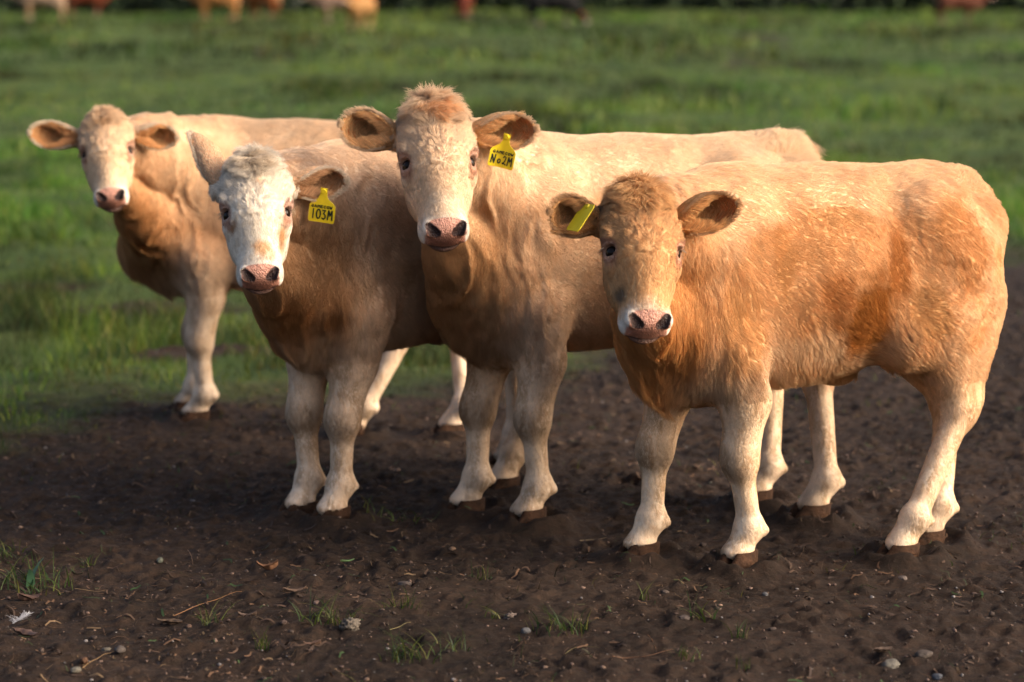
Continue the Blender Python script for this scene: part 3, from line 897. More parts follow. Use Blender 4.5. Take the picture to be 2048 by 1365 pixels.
# coat colouring (coat pattern, with some shade painted into the face, in the animal's own coordinates)
GOLD = np.array((0.60, 0.31, 0.125)); TAN = np.array((0.60, 0.385, 0.215)); CREAM = np.array((0.76, 0.60, 0.43))
WHITE = np.array((0.82, 0.75, 0.66)); RUST = np.array((0.42, 0.18, 0.055)); DIRT = np.array((0.10, 0.07, 0.05)); PINK = np.array((0.56, 0.265, 0.185))
def mixc(a, b, t):
    return a * (1 - t[:, None]) + b * t[:, None]
def coat_fn(base, top, legc, face, neckc, patches=(), facepatches=(), mottling=0.5, seed=0, brisk=RUST, taild=(0.45, 0.30, 0.18)):
    def f(P, q, wh, leg):
        n = len(P)
        c = np.tile(np.array(base, float), (n, 1))
        n1 = fbm(P, 5.0, seed + 1, 3); n2 = fbm(P, 16.0, seed + 2, 3)
        c = mixc(c, np.array(top, float), sstep(0.42, 0.66, n1 + 0.25 * (n2 - 0.5)) * mottling)
        c = mixc(c, np.array(top, float), sstep(0.86, 1.02, P[:, 2] + 0.08 * (n1 - 0.5)) * 0.85)
        c = mixc(c, np.array(neckc, float), sstep(0.30, 0.42, P[:, 0] + 0.06 * (n2 - 0.5)) * sstep(0.95, 0.75, P[:, 2]))
        c = mixc(c, np.array(brisk, float), sstep(0.34, 0.42, P[:, 0]) * sstep(0.72, 0.60, P[:, 2]) * sstep(0.40, 0.60, n1 + 0.15) * 0.75)
        lw = sstep(0.62, 0.22, P[:, 2] + 0.22 * (n1 - 0.5))
        c = mixc(c, np.array(legc, float), lw)
        arm = sstep(0.065, 0.115, np.abs(P[:, 1]) + 0.03 * (n2 - 0.5)) * sstep(0.70, 0.50, P[:, 2] + 0.10 * (n1 - 0.5)) * sstep(0.08, 0.18, P[:, 0]) * sstep(0.40, 0.33, P[:, 0])
        c = mixc(c, np.array(legc, float) * 0.97, arm * 0.75)
        c = mixc(c, WHITE, sstep(0.22, 0.10, P[:, 2] + 0.10 * (n2 - 0.5)) * 0.2)
        c = mixc(c, np.array((0.22, 0.15, 0.10)), sstep(0.50, 0.66, n2 + 0.5 * (n1 - 0.5)) * sstep(0.16, 0.05, P[:, 2]) * 0.45)
        # darker knees
        for nm, (fx, fy) in leg.items():
            if nm[0] == 'f':
                t = sstep(0.065, 0.015, np.abs(P[:, 2] - 0.285)) * sstep(0.09, 0.05, np.hypot(P[:, 0] - (0.225 * .42 + fx * .58) - 0.065, P[:, 1] - fy))
                c = mixc(c, np.array((0.25, 0.15, 0.08)), t * 0.50)
        for (cx, cy, cz), r, col, amt in patches:
            w = (n2 - 0.5) * 0.5
            d = np.sqrt(((P[:, 0] - cx) / r[0]) ** 2 + ((P[:, 1] - cy) / r[1]) ** 2 + ((P[:, 2] - cz) / r[2]) ** 2) + w * 1.6
            c = mixc(c, np.array(col, float), sstep(1.0, 0.45, d) * amt)
        tl_ = sstep(-0.545, -0.565, P[:, 0]) * sstep(0.10, 0.06, np.abs(P[:, 1])) * sstep(0.92, 0.86, P[:, 2])
        c = mixc(c, np.array(taild, float), tl_ * sstep(0.40, 0.55, n2 + 0.1) * 0.9)
        # head
        h = np.tile(np.array(face, float), (n, 1))
        n3 = fbm(q, 22, seed + 7, 3)
        for (cx, cy, cz), r, col, amt in facepatches:
            d = np.sqrt(((q[:, 0] - cx) / r[0]) ** 2 + ((q[:, 1] - cy) / r[1]) ** 2 + ((q[:, 2] - cz) / r[2]) ** 2) + (n3 - 0.5) * 0.9
            h = mixc(h, np.array(col, float), sstep(1.0, 0.5, d) * amt)
        h = mixc(h, np.array((0.76, 0.68, 0.585)) * (0.80 + 0.30 * n3[:, None]).mean(), sstep(0.29, 0.345, q[:, 0] + 0.05 * (n3 - 0.5)) * (0.55 + 0.45 * sstep(0.02, 0.05, np.abs(q[:, 1]))))
        de = np.sqrt((q[:, 0] - 0.160) ** 2 + (np.abs(q[:, 1]) - 0.088) ** 2 + ((q[:, 2] + 0.020)) ** 2)
        h = mixc(h, np.array((0.34, 0.17, 0.115)), sstep(0.040, 0.025, de) * 0.88)  # eyelid skin ring, with eye-socket shading put into its colour
        ez = 0.333 + np.maximum(-q[:, 2] - 0.015, 0) * 0.18 + 5.0 * np.maximum(np.abs(q[:, 1]) - 0.032, 0) ** 1.5; pad = sstep(-0.002, 0.003, q[:, 0] - ez) * sstep(0.056, 0.052, np.abs(q[:, 1])) * sstep(-0.088, -0.084, q[:, 2])
        h = mixc(h, PINK, pad); h = mixc(h, PINK * np.array((0.62, 0.50, 0.48)), pad * sstep(0.350, 0.388, q[:, 0] + 0.3 * (-q[:, 2] - 0.05)) * 0.5)
        na = np.array((0.350, 0.046, -0.008)); nb_ = np.array((0.373, 0.031, -0.018)); qa = np.stack([q[:, 0], np.abs(q[:, 1]), q[:, 2]], 1) - na
        tt = np.clip(qa @ (nb_ - na) / ((nb_ - na) @ (nb_ - na)), 0, 1)
        nost = sstep(0.0045, 0.0015, np.linalg.norm(qa - tt[:, None] * (nb_ - na), axis=1) - (0.0085 + 0.006 * tt))
        h = mixc(h, np.array((0.035, 0.014, 0.011)), nost)
        h = mixc(h, np.array((0.24, 0.125, 0.09)), sstep(0.335, 0.350, q[:, 0]) * sstep(-0.082, -0.088, q[:, 2]) * sstep(0.052, 0.040, np.abs(q[:, 1])) * 0.9)  # dark lower lip, with the shadow under the pad put into its colour
        tear = np.sqrt(((q[:, 0] - 0.190) / 0.022) ** 2 + ((np.abs(q[:, 1]) - 0.080) / 0.018) ** 2 + ((q[:, 2] + 0.030) / 0.03) ** 2)
        h = mixc(h, np.array((0.42, 0.21, 0.12)), sstep(1.1, 0.5, tear + 0.5 * (n3 - 0.5)) * 0.6)
        lip = sstep(0.340, 0.352, q[:, 0]) * sstep(0.012, 0.006, np.abs(q[:, 2] + 0.090)) * sstep(0.055, 0.045, np.abs(q[:, 1]))
        h = mixc(h, np.array((0.16, 0.08, 0.06)), lip)
        c = c * (1 - wh[:, None]) + h * wh[:, None]
        bare = np.clip(pad + lip, 0, 1) * (wh > 0.5) + sstep(0.027, 0.022, de) * (wh > 0.5)
        return c, np.clip(bare, 0, 1)
    return f

def tail_pts(x0=-0.555, y=-0.05, z0=0.93, sway=0.0):
    return [(-0.50, 0, 0.955, 0.034), (x0, y * 0.3, z0, 0.030), (x0 - 0.030, y * 0.6, z0 - 0.12, 0.024), (x0 - 0.025 + sway * .3, y, z0 - 0.30, 0.018), (x0 + 0.01 + sway, y, z0 - 0.44, 0.012)]

# ------------------------------------------------------------------ the four calves
def g2(u, v):
    p = gnd(u, v); return (p.x, p.y)
def feet(fl, fr, hl, hr):
    return {'fl': g2(*fl), 'fr': g2(*fr), 'hl': g2(*hl), 'hr': g2(*hr)}
def origin(front_uv, yaw, s, ahead=0.27):
    p = gnd(*front_uv)
    return (p.x - math.cos(yaw) * ahead * s, p.y - math.sin(yaw) * ahead * s)

def calf_right():
    yaw = R(205); s = 1.0
    return dict(seed=4, s=s, yaw=yaw, pos=origin((1405, 1128), yaw, s, 0.275),
        feet=feet((1487, 1138), (1292, 1120), (1810, 1122), (1862, 1094)),
        toe={'fl': 0.5, 'fr': 0.1, 'hl': 0.1, 'hr': 0.0},
        poll=at(1283, 388, 5.84), muzzle=at(1304, 655, 5.64), face=(0.16, -0.95, 0.30),
        ear_l=dict(tip=at(1474, 408, 5.88), open=(0.05, -1, -0.25), w=0.100), ear_r=dict(tip=at(1103, 424, 5.84), open=(0.55, -0.85, 0.0), w=0.104),
        tail=tail_pts(x0=-0.56, y=-0.03), girth=1.0, tuft=1.2, hlen=1.1, curl=1.0, bris=0.05, folds=0.008, tailtuft=0.028,
        ear_in=(0.58, 0.26, 0.09), ear_out=(0.60, 0.35, 0.15), ear_hair=(0.70, 0.41, 0.18), ear_rim=(0.62, 0.40, 0.22),
        switch=(0.36, 0.22, 0.07),
        coat=coat_fn((0.70, 0.41, 0.195), (0.83, 0.60, 0.38), (0.82, 0.65, 0.47), (0.62, 0.37, 0.18), (0.64, 0.345, 0.14),
            patches=[((0.0, 0.20, 0.58), (0.22, 0.25, 0.06), (0.80, 0.62, 0.42), 0.6), ((0.16, 0.2, 0.82), (0.04, 0.25, 0.14), (0.56, 0.29, 0.11), 0.8), ((-0.27, 0.2, 0.66), (0.07, 0.25, 0.10), (0.60, 0.33, 0.13), 0.7), ((-0.02, 0.2, 0.92), (0.14, 0.25, 0.035), (0.58, 0.31, 0.12), 0.7), ((-0.10, 0.20, 0.66), (0.10, 0.25, 0.16), (0.40, 0.155, 0.035), 1.0), ((0.01, 0.2, 0.72), (0.07, 0.25, 0.10), (0.48, 0.20, 0.06), 0.9),
                     ((-0.19, 0.2, 0.79), (0.05, 0.25, 0.12), (0.44, 0.18, 0.05), 0.95), ((-0.38, 0.2, 0.82), (0.10, 0.25, 0.20), (0.60, 0.30, 0.11), 0.85),
                     ((0.08, 0.15, 0.88), (0.15, 0.25, 0.10), (0.60, 0.31, 0.12), 0.5), ((-0.57, 0.03, 0.86), (0.05, 0.10, 0.10), (0.20, 0.15, 0.09), 0.8),
                     ((-0.13, 0.05, 0.49), (0.14, 0.10, 0.05), (0.42, 0.20, 0.07), 0.7), ((0.27, 0.15, 0.62), (0.10, 0.25, 0.16), (0.60, 0.32, 0.12), 0.7), ((0.24, 0.17, 0.50), (0.05, 0.1, 0.06), (0.38, 0.20, 0.10), 0.6)],
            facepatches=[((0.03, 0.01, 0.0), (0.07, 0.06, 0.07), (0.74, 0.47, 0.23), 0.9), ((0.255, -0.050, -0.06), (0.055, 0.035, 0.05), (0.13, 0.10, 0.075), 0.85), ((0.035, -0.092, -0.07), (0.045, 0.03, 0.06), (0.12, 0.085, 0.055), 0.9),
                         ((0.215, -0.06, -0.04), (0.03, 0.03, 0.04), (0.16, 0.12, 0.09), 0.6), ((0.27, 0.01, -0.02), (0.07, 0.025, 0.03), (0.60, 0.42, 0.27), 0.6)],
            mottling=0.8, seed=40, brisk=(0.62, 0.28, 0.07), taild=(0.13, 0.10, 0.06)),
        tags=[dict(ear='ear_r', t=0.40, o=0.030, x=(0.50, -0.84, 0.0), y=(0.62, 0.20, 0.80), s=0.92, lines=[], a=-0.030)],
        label='golden tan calf at the right with a plain yellow tag edge-on in one ear', group='young calves facing the camera')

def calf_third():
    yaw = R(203); s = 1.04
    return dict(seed=3, s=s, yaw=yaw, pos=origin((1010, 1040), yaw, s, 0.31),
        feet=feet((1066, 1052), (944, 1032), (1634, 1042), (1520, 1012)),
        toe={'fl': 0.5, 'fr': 0.4, 'hl': 0.1, 'hr': 0.0},
        poll=at(868, 215, 6.38), muzzle=at(895, 470, 6.18), face=(0.12, -0.95, 0.30),
        ear_l=dict(tip=at(1070, 258, 6.42), open=(0.0, -1, -0.25), w=0.098), ear_r=dict(tip=at(684, 248, 6.38), open=(0.5, -0.9, 0.0), w=0.107),
        tail=tail_pts(x0=-0.56, y=-0.03), girth=0.98, tuft=1.3, tailtuft=0.085, folds=0.014,
        ear_in=(0.62, 0.27, 0.09), ear_out=(0.72, 0.48, 0.27), ear_hair=(0.78, 0.50, 0.25), ear_rim=(0.74, 0.56, 0.38),
        coat=coat_fn((0.69, 0.46, 0.27), (0.82, 0.64, 0.45), (0.80, 0.64, 0.48), (0.73, 0.55, 0.38), (0.58, 0.35, 0.17),
            patches=[((0.40, 0.03, 0.70), (0.08, 0.10, 0.14), (0.40, 0.18, 0.07), 0.7), ((0.42, -0.04, 0.62), (0.06, 0.05, 0.10), (0.50, 0.25, 0.08), 0.6),
                     ((0.05, 0.2, 0.84), (0.16, 0.3, 0.09), (0.62, 0.38, 0.18), 0.75), ((-0.2, 0.2, 0.80), (0.15, 0.3, 0.10), (0.66, 0.42, 0.22), 0.6)],
            facepatches=[((0.02, 0.0, 0.02), (0.045, 0.045, 0.06), (0.80, 0.48, 0.25), 0.85), ((0.27, 0, -0.02), (0.06, 0.05, 0.04), (0.72, 0.62, 0.50), 0.6),
                         ((0.02, 0.085, -0.05), (0.04, 0.025, 0.05), (0.16, 0.11, 0.07), 0.8)],
            mottling=0.6, seed=30, brisk=(0.44, 0.22, 0.09)),
        tags=[dict(ear='ear_l', t=0.60, o=0.026, a=-0.006, x=(0.93, -0.25, -0.22), y=(0.22, -0.1, 0.95), s=0.98, curl=0.5,
                   lines=[('GAMECOW', -0.028, 0.029, -0.048, -0.041, 0.0016), ('No2M', -0.030, 0.030, -0.076, -0.053, 0.0030)])],
        label='cream calf in the middle with curly orange topknot and a folded yellow ear tag', group='young calves facing the camera')

def calf_second():
    yaw = R(226); s = 1.02
    return dict(seed=2, s=s, yaw=yaw, pos=origin((665, 1040), yaw, s, 0.29),
        feet=feet((674, 1048), (611, 1036), (1014, 985), (1020, 940)),
        toe={'fl': 0.0, 'fr': -0.2, 'hl': 0.0, 'hr': 0.0},
        poll=at(508, 325, 6.28), muzzle=at(521, 560, 6.10), face=(0.10, -0.95, 0.28),
        ear_l=dict(tip=at(691, 362, 6.38), open=(-0.05, -1, -0.25), w=0.095), ear_r=dict(tip=at(384, 272, 6.44), open=(-0.75, 0.55, 0.1), w=0.088),
        tail=tail_pts(y=0.0), girth=0.96, tuft=0.8,
        ear_in=(0.48, 0.22, 0.09), ear_out=(0.80, 0.56, 0.36), ear_hair=(0.56, 0.34, 0.19), ear_rim=(0.78, 0.66, 0.52),
        coat=coat_fn((0.66, 0.45, 0.285), (0.80, 0.62, 0.45), (0.80, 0.63, 0.47), (0.80, 0.72, 0.61), (0.48, 0.28, 0.14),
            patches=[((0.42, 0.04, 0.70), (0.07, 0.06, 0.07), (0.27, 0.12, 0.05), 0.8), ((0.40, 0.12, 0.60), (0.07, 0.07, 0.05), (0.30, 0.13, 0.045), 0.85),
                     ((0.44, -0.04, 0.58), (0.08, 0.07, 0.12), (0.45, 0.20, 0.065), 0.7), ((0.3, -0.02, 0.44), (0.1, 0.05, 0.05), (0.72, 0.62, 0.52), 0.5)],
            facepatches=[((0.05, 0.01, 0.01), (0.04, 0.012, 0.035), (0.22, 0.18, 0.11), 0.6), ((0.095, 0.012, 0.02), (0.02, 0.015, 0.03), (0.60, 0.36, 0.20), 0.6),
                         ((0.195, -0.066, -0.03), (0.032, 0.028, 0.05), (0.36, 0.19, 0.085), 0.9), ((0.215, 0.062, -0.04), (0.070, 0.030, 0.06), (0.46, 0.24, 0.09), 0.95),
                         ((0.285, 0.012, -0.02), (0.050, 0.042, 0.05), (0.60, 0.38, 0.21), 0.95), ((0.01, 0.0, 0.0), (0.05, 0.08, 0.05), (0.66, 0.52, 0.36), 0.5)],
            mottling=0.45, seed=20, brisk=(0.44, 0.20, 0.07)),
        tags=[dict(ear='ear_l', t=0.60, o=0.022, a=-0.014, x=(0.98, -0.05, -0.14), y=(0.16, -0.25, 0.95), s=1.02,
                   lines=[('GAMECOW', -0.029, 0.027, -0.046, -0.039, 0.0016), ('103M', -0.031, 0.030, -0.076, -0.051, 0.0034)])],
        label='white faced tan calf, second from the left, with yellow ear tag reading 103M', group='young calves facing the camera')

def calf_left():
    yaw = R(176); s = 1.0
    return dict(seed=1, s=s, yaw=yaw, pos=origin((415, 845), yaw, s, 0.285),
        feet=feet((402, 850), (384, 830), (714, 878), (912, 876)),
        toe={'fl': 0.5, 'fr': 0.3, 'hl': 0.0, 'hr': 0.5},
        poll=at(207, 232, 7.70), muzzle=at(221, 398, 7.52), face=(0.10, -0.95, 0.26),
        ear_l=dict(tip=at(352, 276, 7.76), open=(-0.05, -1, -0.2), w=0.098), ear_r=dict(tip=at(62, 266, 7.68), open=(0.5, -0.9, 0.05), w=0.102),
        tail=tail_pts(y=0.0), girth=0.95, tuft=0.12, brx=0.085,
        ear_in=(0.60, 0.26, 0.09), ear_out=(0.78, 0.60, 0.42), ear_hair=(0.76, 0.46, 0.22), ear_rim=(0.78, 0.66, 0.50),
        coat=coat_fn((0.69, 0.45, 0.26), (0.82, 0.64, 0.45), (0.82, 0.67, 0.52), (0.75, 0.57, 0.39), (0.54, 0.29, 0.12),
            patches=[((0.40, 0.05, 0.70), (0.10, 0.10, 0.14), (0.40, 0.20, 0.08), 0.6), ((0.38, 0.1, 0.58), (0.12, 0.10, 0.06), (0.42, 0.22, 0.09), 0.6)],
            facepatches=[((0.05, 0.0, 0.02), (0.04, 0.022, 0.05), (0.56, 0.36, 0.20), 0.7), ((0.19, 0.05, -0.03), (0.03, 0.03, 0.04), (0.64, 0.40, 0.20), 0.6)],
            mottling=0.6, seed=10, brisk=(0.46, 0.24, 0.10)),
        label='cream calf at the far left, furthest back of the four, with no ear tag', group='young calves facing the camera')

import time as _time
_t0 = _time.time()
CALVES = []
for fn in (calf_left, calf_second, calf_third, calf_right):
    cfg = fn()
    cfg['nhair'] = globals().get('HAIR_AMOUNT', 1.0)
    CALVES.append(make_calf(cfg))
print('calves', round(_time.time() - _t0, 1), 's')

# ------------------------------------------------------------------ ground sheet
def edge_y(X):
    """distance at which the trodden earth gives way to grass, as a function of X"""
    X = np.asarray(X, float)
    return np.interp(X, [-6, -2.2, -1.6, -1.0, -0.4, 0.1, 0.5, 1.4, 2.1, 2.6, 6], [7.5, 7.9, 8.25, 8.75, 9.1, 9.5, 9.9, 11.0, 12.2, 12.9, 14.0])
def grassiness(X, Y):
    P = np.stack([X, Y, np.zeros_like(X)], 1)
    n = fbm(P, 0.9, 71, 3); n2 = fbm(P, 3.5, 75, 2)
    d = Y - edge_y(X) + (n - 0.5) * 1.6 + (n2 - 0.5) * 0.5
    g = sstep(-0.55, 0.9, d + (vnoise(P, 9, 79) - 0.5) * 0.6)
    # bare patches inside the near grass
    for (cx, cy), r in (((-1.62, 10.9), 0.26), ((-1.22, 9.75), 0.20), ((-2.35, 11.6), 0.22), ((0.05, 9.9), 0.22), ((5.9, 56.0), 1.8), ((5.1, 51.0), 1.7), ((4.45, 46.0), 1.6), ((4.05, 42.0), 1.5), ((3.9, 38.5), 1.4)):
        dd = np.hypot((X - cx) / (1.7 if cy < 20 else 0.55), Y - cy) / r + (n2 - 0.5) * 0.9
        g = g * sstep(0.55, 1.1, dd)
    return g
HOOFPRINTS = []
_r = np.random.default_rng(77)
for i in range(150):
    HOOFPRINTS.append((_r.uniform(-3.2, 3.2), _r.uniform(5.0, 11.5), _r.uniform(0, 6.28), _r.uniform(0.1, 0.45)))
_feet = []
for _f in (calf_left, calf_second, calf_third, calf_right):
    _feet += list(_f()['feet'].values())
_feet = np.array(_feet)
def ground_h(X, Y):
    P = np.stack([X, Y, np.zeros_like(X)], 1)
    g = grassiness(X, Y)
    h = (fbm(P, 1.1, 5, 2) - 0.5) * 0.05
    near = sstep(14, 11, Y)
    m = (1 - g) * near
    c1 = fbm(P, 7.0, 9, 3)
    h = h + m * ((c1 - 0.5) * 0.016)
    h = h + m * (sstep(0.55, 0.80, fbm(P, 26.0, 15, 2)) * 0.012)
    rid = 1 - np.abs(fbm(P, 16.0, 13, 2) * 2 - 1)
    h = h + m * (rid - 0.7) * 0.006
    h = h + m * (vnoise(P, 60, 19) - 0.5) * 0.009 + m * (vnoise(P, 95, 23) - 0.5) * 0.006
    for hx, hy, a, dp in HOOFPRINTS:
        dx, dy = X - hx, Y - hy
        sel = (np.abs(dx) < 0.15) & (np.abs(dy) < 0.15)
        if not sel.any(): continue
        ca, sa = math.cos(a), math.sin(a)
        u = (dx[sel] * ca + dy[sel] * sa) / 0.060; v = (-dx[sel] * sa + dy[sel] * ca) / 0.048
        r = np.sqrt(u * u + v * v)
        r = r + (vnoise(P[sel], 22, 5) - 0.5) * 1.0
        pr = -0.026 * sstep(1.15, 0.55, r) + 0.009 * np.exp(-((r - 1.3) / 0.25) ** 2)
        h[sel] = h[sel] + pr * dp * m[sel]
    # level ground under the calves' hooves
    d = np.full(len(X), 9.0)
    for fx, fy in _feet: d = np.minimum(d, np.hypot(X - fx, Y - fy))
    lv = sstep(0.22, 0.06, d)
    h = h * (1 - lv) + 0.010 * lv
    h = h + 0.024 * np.exp(-((d - 0.092) / 0.026) ** 2) * m * (0.3 + 1.4 * vnoise(P, 30, 29))
    far = sstep(12, 40, Y)
    h = h + g * (fbm(P, 0.55, 31, 3) - 0.5) * (0.12 + 0.20 * far) + g * (fbm(P, 2.6, 33, 2) - 0.5) * 0.07
    return h
def axis_steps(a, b, st, grow_, lo, hi):
    mid = list(np.arange(a, b, st))
    r = []; x = b; s_ = st
    while x < hi: r.append(x); s_ *= grow_; x += s_
    l = []; x = a; s_ = st
    while x > lo: s_ *= grow_; x -= s_; l.append(x)
    return np.array(l[::-1] + mid + r + [hi])
gx = axis_steps(-2.5, 2.5, 0.0105, 1.09, -260, 260)
gy = axis_steps(4.7, 8.6, 0.0115, 1.012, -40, 420)
GX, GY = np.meshgrid(gx, gy, indexing='xy')
X_, Y_ = GX.ravel(), GY.ravel()
Z_ = ground_h(X_, Y_)
nx_, ny_ = len(gx), len(gy)
i_ = np.arange(ny_ - 1)[:, None] * nx_ + np.arange(nx_ - 1)[None, :]
Fq = np.stack([i_, i_ + 1, i_ + nx_ + 1, i_ + nx_], -1).reshape(-1, 4)
gcol = np.stack([grassiness(X_, Y_)] * 3, 1)
def ground_material():
    m, nt, out = new_mat('pasture_ground')
    L = nt.links
    tc = nt.nodes.new('ShaderNodeTexCoord')
    def noise(sc, det=8, rough=0.6):
        n = nt.nodes.new('ShaderNodeTexNoise'); n.inputs['Scale'].default_value = sc; n.inputs['Detail'].default_value = det; n.inputs['Roughness'].default_value = rough
        L.new(tc.outputs['Object'], n.inputs['Vector']); return n.outputs['Fac']
    def ramp(fac, stops):
        r = nt.nodes.new('ShaderNodeValToRGB'); L.new(fac, r.inputs[0])
        e = r.color_ramp.elements
        e[0].position, e[0].color = stops[0][0], (*stops[0][1], 1); e[1].position, e[1].color = stops[-1][0], (*stops[-1][1], 1)
        for p, c in stops[1:-1]:
            x = e.new(p); x.color = (*c, 1)
        return r.outputs[0]
    def mix(a, b, f, mode='MIX'):
        x = nt.nodes.new('ShaderNodeMix'); x.data_type = 'RGBA'; x.blend_type = mode
        if isinstance(f, float): x.inputs[0].default_value = f
        else: L.new(f, x.inputs[0])
        L.new(a, x.inputs[6]); L.new(b, x.inputs[7]); return x.outputs[2]
    soil = ramp(noise(1.6, 10), [(0.30, (0.0165, 0.0105, 0.0070)), (0.5, (0.028, 0.0175, 0.0118)), (0.68, (0.042, 0.0272, 0.0190))])
    fine = ramp(noise(55, 8, 0.75), [(0.30, (0.45, 0.42, 0.40)), (0.5, (1.0, 1.0, 1.0)), (0.64, (1.5, 1.35, 1.25)), (0.72, (2.3, 2.0, 1.85))])
    mid = ramp(noise(9, 6, 0.7), [(0.35, (0.65, 0.62, 0.62)), (0.65, (1.3, 1.25, 1.2))])
    soil = mix(soil, fine, 0.9, 'MULTIPLY'); soil = mix(soil, mid, 0.8, 'MULTIPLY')
    turf = ramp(noise(2.2, 8), [(0.3, (0.020, 0.040, 0.010)), (0.5, (0.050, 0.080, 0.016)), (0.7, (0.080, 0.100, 0.024))])
    at_ = nt.nodes.new('ShaderNodeAttribute'); at_.attribute_name = 'col'
    col = mix(soil, turf, at_.outputs['Fac'])
    b = nt.nodes.new('ShaderNodeBsdfPrincipled'); b.inputs['Roughness'].default_value = 0.9; b.inputs['Specular IOR Level'].default_value = 0.2
    L.new(col, b.inputs['Base Color'])
    bp = nt.nodes.new('ShaderNodeBump'); bp.inputs['Strength'].default_value = 0.9; bp.inputs['Distance'].default_value = 0.016
    L.new(noise(48, 12, 0.78), bp.inputs['Height']); L.new(bp.outputs[0], b.inputs['Normal'])
    L.new(b.outputs[0], out.inputs['Surface'])
    return m
ground = mesh_obj('ground', np.stack([X_, Y_, Z_], 1), Fq, ground_material(), None, True, None, gcol)
tag(ground, 'dark trodden earth in front giving way to green pasture', None, None, 'structure')
print('ground', len(X_))
def gz(x, y):
    return float(ground_h(np.array([float(x)]), np.array([float(y)]))[0])

# ------------------------------------------------------------------ grass
M['grass'] = pbr('grass_blades', (0, 0, 0), rough=0.55, spec=0.3, attr='col', translucent=0.35)
def blades(X, Y, Zb, h, w, rng, lean=0.5, segs=3):
    n = len(X)
    a = rng.uniform(0, 2 * PI, n); la = rng.uniform(0, 2 * PI, n)
    bend = lean * rng.uniform(0.2, 1.3, n)
    V = np.zeros((n, (segs + 1) * 2, 3))
    wx, wy = np.cos(a) * w * 0.5, np.sin(a) * w * 0.5
    for i in range(segs + 1):
        t = i / segs
        ox = np.cos(la) * bend * h * t ** 1.8; oy = np.sin(la) * bend * h * t ** 1.8
        z = h * (t - 0.25 * bend * t * t)
        ww = (1 - t ** 1.6) * 0.94 + 0.06
        V[:, 2 * i] = np.stack([X + ox - wx * ww, Y + oy - wy * ww, Zb + z], 1)
        V[:, 2 * i + 1] = np.stack([X + ox + wx * ww, Y + oy + wy * ww, Zb + z], 1)
    k = (segs + 1) * 2
    base = (np.arange(n) * k)[:, None, None]
    q = np.array([[2 * i, 2 * i + 1, 2 * i + 3, 2 * i + 2] for i in range(segs)])[None]
    return V.reshape(-1, 3), (base + q).reshape(-1, 4), k
GREENS = np.array([(0.066, 0.108, 0.018), (0.104, 0.142, 0.022), (0.036, 0.074, 0.015), (0.150, 0.150, 0.036), (0.042, 0.084, 0.024), (0.18, 0.14, 0.055)])
def grass_cols(X, Y, n, rng):
    c = GREENS[rng.choice(6, n, p=[.30, .24, .20, .12, .10, .04])]
    P = np.stack([X, Y, 0 * X], 1)
    v = fbm(P, 0.8, 91, 3)
    v2 = fbm(P * np.array((0.5, 0.16, 1)), 0.8, 95, 3)
    c = c * (0.42 + 0.80 * sstep(0.38, 0.60, v))[:, None] * (0.52 + 0.74 * sstep(0.38, 0.58, v2))[:, None]
    v3 = fbm(P, 3.2, 97, 2)
    c = c * (0.68 + 0.32 * sstep(10.5, 15, Y))[:, None]
    c = c * (1 + (fbm(P * np.array((0.6, 0.2, 1)), 0.5, 99, 3) - 0.5)[:, None] * np.array((1.1, 0.1, 0.6)))
    c = c * (0.62 + 0.62 * sstep(0.30, 0.70, v3))[:, None]
    return np.minimum((c / 0.09) ** 1.35 * 0.10, np.array((0.15, 0.19, 0.06))) * rng.uniform(0.8, 1.3, (n, 1)) * 1.1
